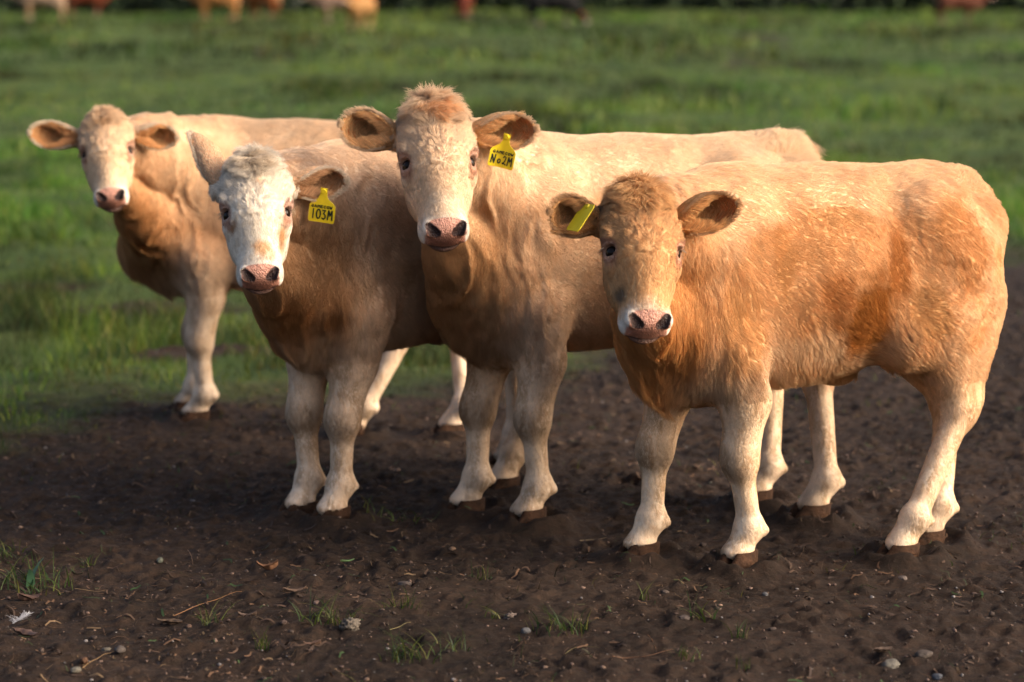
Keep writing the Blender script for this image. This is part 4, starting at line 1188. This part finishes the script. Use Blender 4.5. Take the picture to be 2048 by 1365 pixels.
def make_grass():
    rng = np.random.default_rng(9)
    Vs, Fs, Cs = [], [], []; off = 0
    zones = [(7.6, 12.5, 2600, 0.085, 0.0042, 0.26), (12.5, 20, 900, 0.10, 0.008, 0.26), (20, 40, 130, 0.13, 0.020, 0.25), (40, 84, 26, 0.17, 0.05, 0.25)]
    for y0, y1, dens, hh, ww, half in zones:
        xm = half * y1 + 0.8
        n = int(dens * (y1 - y0) * 2 * xm)
        Y = rng.uniform(y0, y1, n); X = rng.uniform(-xm, xm, n)
        keep = np.abs(X) < half * Y + 0.8
        X, Y = X[keep], Y[keep]
        g = grassiness(X, Y)
        P = np.stack([X, Y, 0 * X], 1)
        tuss = fbm(P, 2.2 if y0 < 20 else 0.5, 55, 3)
        tl = sstep(0.45, 0.72, tuss)
        keep = (g > rng.random(len(X))) & (rng.random(len(X)) < 0.45 + 0.55 * tl)
        X, Y, g, tl = X[keep], Y[keep], g[keep], tl[keep]
        n = len(X)
        h = hh * (0.45 + 1.1 * tl) * rng.uniform(0.5, 1.25, n) * (0.5 + 0.5 * g)
        # a taller ragged clump at the left, in front of the first calf
        h = h * (1 + 1.2 * np.exp(-(((X + 2.0) / 0.55) ** 2 + ((Y - 9.9) / 0.6) ** 2)))
        w = ww * rng.uniform(0.6, 1.3, n)
        V, F, k = blades(X, Y, ground_h(X, Y) - 0.004, h, w, rng, 0.7)
        C = np.repeat(grass_cols(X, Y, n, rng), k, 0)
        Vs.append(V); Fs.append(F + off); Cs.append(C); off += len(V)
    # thin scattered blades over the trodden earth
    n = 9000
    X = rng.uniform(-3, 3, n); Y = rng.uniform(4.8, 12, n)
    P = np.stack([X, Y, 0 * X], 1)
    k_ = fbm(P, 2.6, 101, 3)
    keep = (k_ > 0.60) & (rng.random(n) < 0.55)
    X, Y = X[keep], Y[keep]; n = len(X)
    V, F, k = blades(X, Y, ground_h(X, Y) - 0.002, rng.uniform(0.012, 0.045, n), rng.uniform(0.0016, 0.0035, n), rng, 1.3)
    Vs.append(V); Fs.append(F + off); Cs.append(np.repeat(grass_cols(X, Y, n, rng) * 0.8, k, 0)); off += len(V)
    o = mesh_obj('grass', np.concatenate(Vs), np.concatenate(Fs), M['grass'], None, True, None, np.concatenate(Cs))
    tag(o, 'uneven green pasture grass with darker tussocks behind the calves', 'grass', None, 'stuff')
    print('grass verts', off)
make_grass()

# tufts one can point at on the bare earth
def tuft(u, v, n, h, spread, label, seed, w=0.0045, lean=1.0, broad=0, tint=1.0):
    rng = np.random.default_rng(seed)
    p = gnd(u, v); r = rng.random(n) ** 0.7 * spread; a = rng.uniform(0, 2 * PI, n)
    X = r * np.cos(a); Y = r * np.sin(a) * 0.8
    hh = h * rng.uniform(0.5, 1.25, n)
    V, F, k = blades(X, Y, ground_h(X + p.x, Y + p.y) - 0.003, hh, np.full(n, w) * rng.uniform(0.6, 1.2, n), rng, lean, 4)
    C = np.repeat(GREENS[rng.choice(5, n)] * rng.uniform(0.6, 1.0, (n, 1)) * tint, k, 0)
    if broad:
        Vb, Fb, kb = blades(np.zeros(broad) + 0.004, np.zeros(broad) - 0.02, np.full(broad, gz(p.x, p.y) + 0.012), np.full(broad, 0.075), np.full(broad, 0.034), rng, 1.6, 4)
        F = np.concatenate([F, Fb + len(V)]); V = np.concatenate([V, Vb]); C = np.concatenate([C, np.tile((0.035, 0.085, 0.045), (len(Vb), 1))])
    o = mesh_obj('grass_tuft', V, F, M['grass'], None, True, None, C)
    o.location = (p.x, p.y, 0)
    tag(o, label, 'grass tuft', 'small grass tufts growing on the bare earth')
TUFTS = [
    (62, 1178, 60, 0.075, 0.075, 'broad tuft with a wide dark leaf near the left edge, above the white feather', 1, 0.006, 1.1, 2),
    (178, 1128, 10, 0.035, 0.02, 'tiny bright tuft just right of the broad tuft with the wide leaf', 2, 0.006, 1.3, 0),
    (10, 1120, 26, 0.05, 0.05, 'tuft cut by the left edge above the broad leafy tuft', 3, 0.005, 1.1, 0),
    (428, 1256, 16, 0.065, 0.018, 'thin spidery tuft with long bent blades right of the curved twig', 4, 0.0035, 1.2, 0),
    (524, 1312, 14, 0.055, 0.010, 'small upright narrow tuft near the bottom, like a little flame', 5, 0.0045, 0.4, 0),
    (655, 1258, 34, 0.075, 0.045, 'wide spreading tuft left of the crumbly pale clod', 6, 0.005, 1.5, 0),
    (805, 1232, 24, 0.055, 0.030, 'fine tuft just below the flat oval stone', 7, 0.0035, 0.9, 0),
    (822, 1330, 40, 0.075, 0.045, 'star shaped tuft at the bottom centre with one tall blade', 8, 0.0045, 1.3, 0),
    (905, 1310, 20, 0.045, 0.030, 'small low tuft right of the star shaped tuft', 9, 0.004, 1.1, 0),
    (985, 1245, 8, 0.05, 0.015, 'three bent blades between the flat stone and the bushy tuft', 10, 0.005, 1.4, 0),
    (1122, 1275, 44, 0.065, 0.050, 'bushy tuft with pale tips, below the gap between the two rear calves', 11, 0.0045, 1.0, 0),
    (960, 1160, 10, 0.05, 0.015, 'faint tuft standing below the middle calf\'s front hooves', 12, 0.004, 0.7, 0),
    (790, 1045, 26, 0.055, 0.06, 'soft low tuft on the earth between the second and third calf', 13, 0.005, 1.3, 0),
    (1288, 1208, 6, 0.065, 0.010, 'pair of leaning blades below the right calf\'s far front hoof', 14, 0.006, 1.3, 0),
    (1405, 1255, 12, 0.075, 0.025, 'sparse tuft with one long blade leaning left', 15, 0.006, 1.2, 0),
    (1478, 1290, 10, 0.045, 0.012, 'short dark upright tuft right of the sparse leaning tuft', 16, 0.006, 0.7, 0),
    (1372, 1332, 14, 0.040, 0.020, 'tiny upright tuft among roots near the bottom, right of centre', 17, 0.0035, 0.6, 0),
    (1482, 1352, 10, 0.045, 0.015, 'small grey green sprig at the bottom edge', 18, 0.004, 0.8, 0),
]
for (u, v, n, h, sp, lb, sd, w, ln, br) in TUFTS:
    tuft(u, v, int(n * 1.3), h * 1.0, sp * 1.6, lb, sd, w * 0.7, ln * 1.15, br, 0.8)

# ------------------------------------------------------------------ stones, clods, leaves, twigs
M['stone'] = pbr('pebble', (0, 0, 0), rough=0.8, spec=0.3, attr='col', noise=(70, 0.25), bump=(160, 0.002))
M['straw'] = pbr('dry_straw', (0, 0, 0), rough=0.7, spec=0.25, attr='col', noise=(60, 0.2), translucent=0.15)
M['feather'] = pbr('feather', (0.75, 0.74, 0.76), rough=0.6, translucent=0.3)
def ico(sub=1):
    t = (1 + 5 ** .5) / 2
    v = [(-1, t, 0), (1, t, 0), (-1, -t, 0), (1, -t, 0), (0, -1, t), (0, 1, t), (0, -1, -t), (0, 1, -t), (t, 0, -1), (t, 0, 1), (-t, 0, -1), (-t, 0, 1)]
    f = [(0, 11, 5), (0, 5, 1), (0, 1, 7), (0, 7, 10), (0, 10, 11), (1, 5, 9), (5, 11, 4), (11, 10, 2), (10, 7, 6), (7, 1, 8), (3, 9, 4), (3, 4, 2), (3, 2, 6), (3, 6, 8), (3, 8, 9), (4, 9, 5), (2, 4, 11), (6, 2, 10), (8, 6, 7), (9, 8, 1)]
    v = [np.array(a, float) / np.linalg.norm(a) for a in v]
    for _ in range(sub):
        c = {}; nf = []
        def mid(a, b):
            k = (min(a, b), max(a, b))
            if k not in c:
                m = v[a] + v[b]; v.append(m / np.linalg.norm(m)); c[k] = len(v) - 1
            return c[k]
        for a, b, d in f:
            ab, bd, da = mid(a, b), mid(b, d), mid(d, a)
            nf += [(a, ab, da), (b, bd, ab), (d, da, bd), (ab, bd, da)]
        f = nf
    return np.array(v), np.array(f, dtype=np.int32)
I1V, I1F = ico(1); I3V, I3F = ico(3)
def stone(u, v, size, flat, colr, label, seed, rough_amt=0.25, cat='stone', name='stone', rz=0.0, sc=1.8):
    p = gnd(u, v)
    V = I3V * np.array((1.0, 0.75, flat))
    n = fbm(I3V * 1.0 + seed, sc, seed, 3)
    V = V * (1 + (n - 0.5) * 2 * rough_amt)[:, None]
    V = V * size
    c, s_ = math.cos(rz), math.sin(rz)
    V = V @ np.array([[c, s_, 0], [-s_, c, 0], [0, 0, 1]])
    cc = np.array(colr) * (0.8 + 0.5 * fbm(I3V + 7, 5, seed, 3))[:, None]
    o = mesh_obj(name, V, I3F, M['stone'], None, True, None, cc)
    o.location = (p.x, p.y, gz(p.x, p.y) + size * flat * 0.35)
    tag(o, label, cat, 'stones lying on the bare earth' if cat == 'stone' else None)
STONES = [
    (320, 1124, 0.011, 0.7, (0.30, 0.32, 0.25), 'small round greenish white stone on the earth at the left', 1),
    (810, 1174, 0.019, 0.35, (0.26, 0.20, 0.17), 'flat oval brown stone above the fine tuft', 2),
    (1781, 1338, 0.024, 0.55, (0.34, 0.31, 0.26), 'pale rounded stone, largest at the bottom right', 3),
    (1876, 1358, 0.015, 0.6, (0.30, 0.31, 0.34), 'grey stone at the bottom edge right of the largest pale stone', 4),
    (1052, 1274, 0.012, 0.7, (0.34, 0.33, 0.34), 'small white grey stone left of the bushy tuft', 5),
    (240, 1313, 0.017, 0.5, (0.20, 0.16, 0.14), 'dark grey brown oval stone at the lower left', 6),
    (214, 1300, 0.013, 0.55, (0.34, 0.29, 0.22), 'pale tan pebble above the dark oval stone at the lower left', 7),
    (152, 1350, 0.014, 0.5, (0.38, 0.34, 0.27), 'cream flat pebble at the bottom left corner area', 8),
    (168, 1338, 0.012, 0.7, (0.30, 0.15, 0.08), 'rusty brown pebble beside the cream flat pebble', 9),
    (1368, 1256, 0.016, 0.45, (0.24, 0.18, 0.16), 'half buried brown stone left of the sparse leaning tuft', 10),
    (1330, 1188, 0.013, 0.5, (0.22, 0.16, 0.13), 'brown pebble between the front hooves of the right calf', 11),
    (1805, 1162, 0.012, 0.6, (0.36, 0.28, 0.24), 'pale pink pebble below the right calf\'s hind hoof', 12),
    (1663, 1145, 0.011, 0.7, (0.36, 0.22, 0.16), 'reddish pebble right of the near front hoof of the right calf', 13),
    (1530, 1190, 0.009, 0.7, (0.34, 0.33, 0.33), 'small whitish pebble below the right calf\'s near front hoof', 14),
    (1848, 1320, 0.022, 0.4, (0.20, 0.155, 0.13), 'broad dull brown stone right above the largest pale stone', 15),
    (378, 1258, 0.009, 0.8, (0.42, 0.25, 0.17), 'small orange pebble above the long curved twig', 16),
    (905, 1106, 0.010, 0.6, (0.45, 0.28, 0.18), 'peach coloured pebble below the middle calf', 17),
    (200, 1003, 0.010, 0.8, (0.34, 0.22, 0.15), 'round tan pebble on the dark earth at the left, below the first calf', 18),
    (385, 1000, 0.008, 0.8, (0.36, 0.33, 0.34), 'tiny white pebble left of the second calf\'s hooves', 19),
]
for (u, v, sz, fl_, cl, lb, sd) in STONES:
    stone(u, v, sz, fl_, np.array(cl) * 0.26, lb, sd, rz=sd * 1.3)
stone(700, 1276, 0.021, 0.8, (0.09, 0.075, 0.06), 'crumbly pale clod of earth right of the wide spreading tuft', 31, 0.8, 'clod', 'clod', 0.3, 6.0)
stone(1022, 1245, 0.016, 0.6, (0.12, 0.09, 0.075), 'low dark brown crumb of earth left of the small white grey stone', 32, 0.8, 'clod', 'clod', 0.3, 5.0)

def tubeV(path, r, k=6, taper=0.3):
    path = np.array(path, float); n = len(path)
    V = []; F = []
    for i in range(n):
        d = path[min(i + 1, n - 1)] - path[max(i - 1, 0)]; d /= np.linalg.norm(d)
        a = np.cross(d, (0, 0, 1.0)); a /= max(np.linalg.norm(a), 1e-6); b = np.cross(d, a)
        rr = r * (1 - (1 - taper) * i / (n - 1))
        for j in range(k):
            t = 2 * PI * j / k
            V.append(path[i] + rr * (math.cos(t) * a + math.sin(t) * b))
    for i in range(n - 1):
        for j in range(k):
            F.append((i * k + j, i * k + (j + 1) % k, (i + 1) * k + (j + 1) % k, (i + 1) * k + j))
    return V, F
def twig(pts, r, colr, label, seed, name='twig', lift=0.006, branch=None):
    rng = np.random.default_rng(seed)
    P3 = [gnd(*q) for q in pts]
    o0 = P3[0]
    path = []
    for a, b in zip(P3[:-1], P3[1:]):
        for t in np.linspace(0, 1, 6, endpoint=False):
            p = a.lerp(b, t); path.append((p.x - o0.x, p.y - o0.y, gz(p.x, p.y) + lift))
    p = P3[-1]; path.append((p.x - o0.x, p.y - o0.y, gz(p.x, p.y) + lift))
    path = np.array(path)
    for _ in range(6): path[1:-1] = (path[:-2] + path[2:] + path[1:-1]) / 3
    r *= 0.62
    V, F = tubeV(path, r)
    if branch:
        q = path[len(path) // 2]; e = gnd(*branch)
        V2, F2 = tubeV([q, ((q[0] + e.x - o0.x) / 2, (q[1] + e.y - o0.y) / 2, q[2] + 0.006), (e.x - o0.x, e.y - o0.y, q[2] + 0.01)], r * 0.7)
        F += [tuple(i + len(V) for i in f) for f in F2]; V += V2
    o = mesh_obj(name, np.array(V), F, M['straw'], None, True, None, np.tile(np.array(colr) * 0.6, (len(V), 1)))
    o.location = (o0.x, o0.y, 0)
    tag(o, label, 'twig', 'dry twigs and roots on the bare earth')
twig([(347, 1236), (385, 1222), (425, 1212), (455, 1200), (484, 1192)], 0.0022, (0.30, 0.15, 0.07), 'long curved orange brown twig left of the spidery tuft', 1)
twig([(1160, 1078), (1185, 1077), (1213, 1077)], 0.0030, (0.36, 0.26, 0.16), 'short straight pale stick on the earth between the third and right calf', 2)
twig([(165, 1345), (190, 1328), (212, 1318), (228, 1314)], 0.0022, (0.32, 0.20, 0.10), 'curved pale root beside the dark oval stone', 3)
twig([(1225, 1332), (1260, 1326), (1300, 1330), (1345, 1318)], 0.0022, (0.22, 0.11, 0.06), 'long thin brown root near the bottom, below the sparse tuft', 4, branch=(1330, 1345))
twig([(1130, 1318), (1160, 1305), (1200, 1308)], 0.0014, (0.20, 0.16, 0.07), 'thin arched olive stem below the bushy tuft', 5)
twig([(375, 1108), (384, 1122), (386, 1135)], 0.0015, (0.34, 0.20, 0.12), 'short thin upright orange straw right of the greenish white stone', 6, lift=0.015)
twig([(780, 1285), (800, 1278), (822, 1264)], 0.0014, (0.36, 0.30, 0.14), 'bent yellow grass stem above the star shaped tuft', 7, lift=0.012)
twig([(1295, 1288), (1312, 1312)], 0.0016, (0.34, 0.17, 0.08), 'short orange straw lying right of the bushy tuft', 8)
twig([(150, 1192), (185, 1190), (212, 1184)], 0.0013, (0.26, 0.18, 0.10), 'thin straight straw right of the broad leafy tuft', 9)

def leaf_obj(u, v, L, W, colr, label, seed, curl=0.5, name='dead_leaf', cat='leaf'):
    rng = np.random.default_rng(seed)
    n, m = 14, 9
    V = []
    for side in (0, 1):
        for i in range(n):
            t = i / (n - 1)
            w = W * 0.5 * max(0.03, math.sin(PI * min(1, t * 0.95 + 0.03)) ** 0.7) * (1 + 0.25 * math.sin(t * 21 + seed))
            for j in range(m):
                s_ = -1 + 2 * j / (m - 1)
                V.append(((t - 0.5) * L, s_ * w, curl * W * 0.5 * s_ * s_ + 0.25 * L * curl * (t - 0.5) ** 2 * 4 + 0.15 * W * math.sin(5 * t + 3 * s_ + seed) - side * 0.0009))
    F = []
    k = n * m
    for i in range(n - 1):
        for j in range(m - 1):
            a = i * m + j
            F.append((a, a + m, a + m + 1, a + 1)); F.append((k + a, k + a + 1, k + a + m + 1, k + a + m))
    for i in range(n - 1):
        for j in (0, m - 1):
            a = i * m + j; F.append((a, a + m, k + a + m, k + a))
    V = np.array(V); a = rng.uniform(-0.6, 0.6); c, s_ = math.cos(a), math.sin(a)
    V = V @ np.array([[c, s_, 0], [-s_, c, 0], [0, 0, 1]])
    cc = np.array(colr) * (0.7 + 0.6 * fbm(V, 90, seed, 2))[:, None]
    o = mesh_obj(name, V, F, M['straw'], None, True, None, cc)
    p = gnd(u, v); o.location = (p.x, p.y, gz(p.x, p.y) + 0.007)
    tag(o, label, cat, 'dead leaves and bark scraps on the bare earth')
leaf_obj(535, 1152, 0.055, 0.022, (0.20, 0.10, 0.055), 'curled brown dead leaf below the second calf', 1, 1.0)
leaf_obj(340, 1250, 0.065, 0.022, (0.13, 0.085, 0.055), 'flat dull brown leaf below the long curved twig', 2, 0.3)
leaf_obj(52, 1276, 0.075, 0.026, (0.14, 0.088, 0.07), 'pinkish brown bark scrap below the white feather', 3, 0.4, 'bark_scrap', 'bark')
leaf_obj(60, 1206, 0.060, 0.030, (0.10, 0.058, 0.045), 'dark crumpled leaf under the broad leafy tuft', 4, 0.5)
leaf_obj(590, 1198, 0.060, 0.018, (0.11, 0.07, 0.05), 'narrow dark leaf between the curled leaf and the spreading tuft', 5, 0.3)
leaf_obj(495, 1247, 0.045, 0.018, (0.12, 0.08, 0.06), 'small brown leaf right of the spidery tuft', 6, 0.4)
leaf_obj(625, 1308, 0.040, 0.016, (0.17, 0.10, 0.07), 'small tan leaf right of the flame shaped tuft', 7, 0.5)
leaf_obj(1300, 1020, 0.05, 0.02, (0.10, 0.06, 0.05), 'dark leaf behind the far front leg of the right calf', 8, 0.4)
leaf_obj(1765, 1322, 0.05, 0.02, (0.09, 0.06, 0.045), 'dark flake of bark just above the largest pale stone', 9, 0.4, 'bark_scrap', 'bark')
leaf_obj(695, 1138, 0.040, 0.010, (0.10, 0.17, 0.07), 'single flat green grass leaf lying on the earth below the second calf', 10, 0.3)
# feather
def feather():
    rng = np.random.default_rng(3)
    p = gnd(36, 1258)
    V = []; F = []; q = np.array((0.0, 0, 0))
    for i in range(70):
        t = rng.random()
        b = np.array((-0.012 + 0.03 * t, 0, 0.004 + 0.018 * t))
        d = np.array((rng.normal(0.25, 0.45), rng.normal(0, 0.35), rng.uniform(0.4, 1.0))); d /= np.linalg.norm(d)
        L = rng.uniform(0.012, 0.026)
        m = b + d * L * 0.5 + np.array((0.002, 0, 0)); e = b + d * L + np.array((rng.normal(0, .004), 0, -0.003))
        s_ = np.cross(d, (0, 1, 0)) ; s_ = s_ / np.linalg.norm(s_) * 0.0005
        k = len(V)
        V += [b - s_, b + s_, m - s_, m + s_, e - s_ * .3, e + s_ * .3]
        F += [(k, k + 1, k + 3, k + 2), (k + 2, k + 3, k + 5, k + 4)]
    o = mesh_obj('feather', np.array(V), F, M['feather'])
    o.location = (p.x, p.y, gz(p.x, p.y))
    tag(o, 'small ragged white feather standing on the earth near the left edge', 'feather')
feather()

# uncounted small stuff
def scatter_gravel():
    rng = np.random.default_rng(21)
    n = 14000
    Y = 4.7 + 8.0 * rng.random(n) ** 1.4; X = rng.uniform(-1, 1, n) * (0.26 * Y + 0.5)
    g = grassiness(X, Y); keep = g < 0.35
    X, Y = X[keep], Y[keep]; n = len(X)
    sz = 0.0016 + 0.0035 * rng.random(n) ** 3 + 0.004 * (rng.random(n) < 0.04)
    ax = rng.uniform(0.6, 1.3, (n, 1, 3)) * np.array((1, 1, 0.7))
    jit = rng.uniform(0.65, 1.25, (n, len(I1V), 1))
    V = I1V[None] * ax * jit * sz[:, None, None]
    V = V + np.stack([X, Y, ground_h(X, Y) + sz * 0.3], 1)[:, None]
    F = I1F[None] + (np.arange(n) * len(I1V))[:, None, None]
    pal = np.array([(0.13, 0.085, 0.066), (0.09, 0.058, 0.046), (0.16, 0.145, 0.14), (0.055, 0.038, 0.03), (0.042, 0.028, 0.022), (0.17, 0.11, 0.08)])
    c = pal[rng.choice(6, n, p=[.16, .22, .06, .24, .26, .06])] * rng.uniform(0.7, 1.2, (n, 1))
    o = mesh_obj('gravel', V.reshape(-1, 3), F.reshape(-1, 3), M['stone'], None, True, None, np.repeat(c, len(I1V), 0))
    tag(o, 'fine pinkish and brown grit over the trodden earth', 'gravel', None, 'stuff')
scatter_gravel()
def scatter_debris():
    rng = np.random.default_rng(22)
    n = 22000
    Y = 4.7 + 7.0 * rng.random(n) ** 1.4; X = rng.uniform(-1, 1, n) * (0.26 * Y + 0.5)
    k_ = fbm(np.stack([X, Y, 0 * X], 1), 2.2, 131, 3)
    keep = (k_ > 0.38) & (grassiness(X, Y) < 0.5)
    X, Y = X[keep], Y[keep]; n = len(X)
    L = 0.006 + 0.040 * rng.random(n) ** 2.5; W = np.where(rng.random(n) < 0.25, L * 0.35, 0.0009 + 0.0008 * rng.random(n))
    W = np.minimum(W, 0.0055)
    a = rng.uniform(0, 2 * PI, n); cb = rng.normal(0, 0.15, n)
    d = np.stack([np.cos(a), np.sin(a)], 1); s_ = np.stack([-np.sin(a), np.cos(a)], 1)
    V = np.zeros((n, 8, 3))
    for i in range(4):
        t = i / 3 - 0.5
        cx = X + d[:, 0] * L * t + s_[:, 0] * L * cb * (1 - 4 * t * t); cy = Y + d[:, 1] * L * t + s_[:, 1] * L * cb * (1 - 4 * t * t)
        z = ground_h(cx, cy) + 0.0025 + 0.004 * rng.random(n)
        ww = W * (1 - 1.2 * t * t) * 0.5
        V[:, 2 * i] = np.stack([cx - s_[:, 0] * ww, cy - s_[:, 1] * ww, z], 1)
        V[:, 2 * i + 1] = np.stack([cx + s_[:, 0] * ww, cy + s_[:, 1] * ww, z + W * 0.4], 1)
    q = np.array([[0, 1, 3, 2], [2, 3, 5, 4], [4, 5, 7, 6]])[None]
    F = (np.arange(n) * 8)[:, None, None] + q
    pal = np.array([(0.11, 0.062, 0.036), (0.075, 0.045, 0.03), (0.17, 0.11, 0.06), (0.045, 0.029, 0.022), (0.04, 0.07, 0.025)])
    c = pal[rng.choice(5, n, p=[.2, .3, .1, .3, .1])] * rng.uniform(0.7, 1.2, (n, 1))
    o = mesh_obj('debris', V.reshape(-1, 3), F.reshape(-1, 4), M['straw'], None, False, None, np.repeat(c, 8, 0))
    tag(o, 'loose bits of straw, root and leaf trodden into the earth', 'debris', None, 'stuff')
scatter_debris()

# ------------------------------------------------------------------ grazing herd far behind
def far_cow(u, Y, face_deg, colr, label, s=1.20, graze=False, lying=False, legc=None, name='cow', grp='cattle grazing far behind the calves'):
    yaw = R(face_deg); c, sn = math.cos(yaw), math.sin(yaw)
    base = at(u, 100, Y); ox, oy = base.x, Y
    def W(lx, ly, lz=0.0): return (ox + s * (c * lx - sn * ly), oy + s * (sn * lx + c * ly), s * lz)
    rng = random.Random(int(u))
    f = {'fl': W(0.26 + rng.uniform(-.06, .08), 0.11)[:2], 'fr': W(0.22 + rng.uniform(-.1, .06), -0.11)[:2],
         'hl': W(-0.42 + rng.uniform(-.08, .08), 0.11)[:2], 'hr': W(-0.38 + rng.uniform(-.08, .1), -0.11)[:2]}
    if graze: pl, mz, fc = W(0.60, 0.05, 0.42), W(0.74, 0.06, 0.12), Vector((c, sn, 0.5))
    else: pl, mz, fc = W(0.62, 0.02, 1.10), W(0.86, 0.02, 0.84), Vector((c, sn, 0.8))
    hy = Vector((-sn, c, 0)); pv = Vector(pl)
    dk = np.array(colr) * 0.68
    if legc is not None: legc = np.array(legc) * 0.7
    cfg = dict(seed=int(u), s=s, yaw=yaw, pos=(ox, oy), feet=f, poll=pl, muzzle=mz, face=fc,
               ear_l=dict(tip=pv + hy * 0.30 + Vector((0, 0, -0.02)), open=fc), ear_r=dict(tip=pv - hy * 0.30 + Vector((0, 0, -0.02)), open=fc),
               tail=tail_pts(), ear_in=dk * 0.5, ear_out=dk, ear_hair=dk, ear_rim=dk,
               coat=coat_fn(dk, dk * 1.15, legc if legc is not None else dk * 0.9, dk, dk, seed=int(u), brisk=dk * 0.8),
               label=label, group=grp, cat='cow', name=name, squat=0.74, girth=1.15)
    return make_calf(cfg, hres=0.022, hair=False)
far_cow(84, 71, 182, (0.36, 0.25, 0.18), 'pale tan cow furthest left of the distant herd', legc=(0.40, 0.24, 0.14))
far_cow(180, 77, 4, (0.15, 0.035, 0.015), 'dark red brown cow right of the pale tan one at the far left', s=1.15, legc=(0.17, 0.045, 0.02))
far_cow(432, 71, 176, (0.40, 0.18, 0.06), 'orange cow left of the middle of the distant herd, beside a redder one', legc=(0.42, 0.19, 0.07))
far_cow(522, 74, 150, (0.27, 0.085, 0.025), 'rusty red cow close behind the orange one', s=1.15)
far_cow(672, 67, 196, (0.26, 0.17, 0.13), 'dull greyish brown cow standing just behind the tan one', s=1.15)
far_cow(718, 60, 252, (0.42, 0.22, 0.085), 'tan cow seen nearly end on, nearest of the distant herd', s=1.15)
far_cow(927, 73, 268, (0.13, 0.026, 0.012), 'dark red cow grazing head down, seen end on', s=1.15, graze=True)
far_cow(1110, 64, 2, (0.010, 0.010, 0.011), 'black cow with its head down grazing', s=1.25, graze=True)
far_cow(1918, 67, 8, (0.13, 0.042, 0.024), 'brown cow at the far right end of the distant herd', s=1.15)

# ------------------------------------------------------------------ dark wood at the end of the pasture
M['leaf'] = pbr('wood_leaves', (0, 0, 0), rough=0.6, spec=0.2, attr='col', translucent=0.2)
M['bark'] = pbr('tree_bark', (0.05, 0.04, 0.03), rough=0.9, noise=(3, 0.4), bump=(8, 0.03))
def wood():
    rng = np.random.default_rng(5)
    Vs, Fs, Cs = [], [], []; off = 0
    n = 60000
    X = rng.uniform(-45, 45, n)
    top = 7.0 + 3.0 * fbm(np.stack([X, 0 * X, 0 * X], 1), 0.22, 3, 3)
    Z = rng.random(n) ** 1.15 * top
    Y = 86.0 + (fbm(np.stack([X, Z, 0 * X], 1), 0.35, 8, 3) - 0.5) * 5.0 + rng.uniform(-1.0, 3.5, n)
    sz = rng.uniform(0.10, 0.30, n)
    a = norm(rng.normal(0, 1, (n, 3))); b = norm(np.cross(a, rng.normal(0, 1, (n, 3))))
    C0 = np.stack([X, Y, Z], 1)
    V = np.stack([C0 - a * sz[:, None] , C0 + b * sz[:, None] * .55, C0 + a * sz[:, None], C0 - b * sz[:, None] * .55], 1)
    F = (np.arange(n) * 4)[:, None] + np.arange(4)[None]
    c = np.array((0.014, 0.026, 0.014)) * rng.uniform(0.4, 1.4, (n, 1)) * (0.5 + fbm(C0, 0.5, 4, 2))[:, None] * 0.7
    o = mesh_obj('woodland', V.reshape(-1, 3), F, M['leaf'], None, False, None, np.repeat(c, 4, 0))
    tag(o, 'dark green wood closing the pasture behind the herd', 'wood', None, 'stuff')
wood()
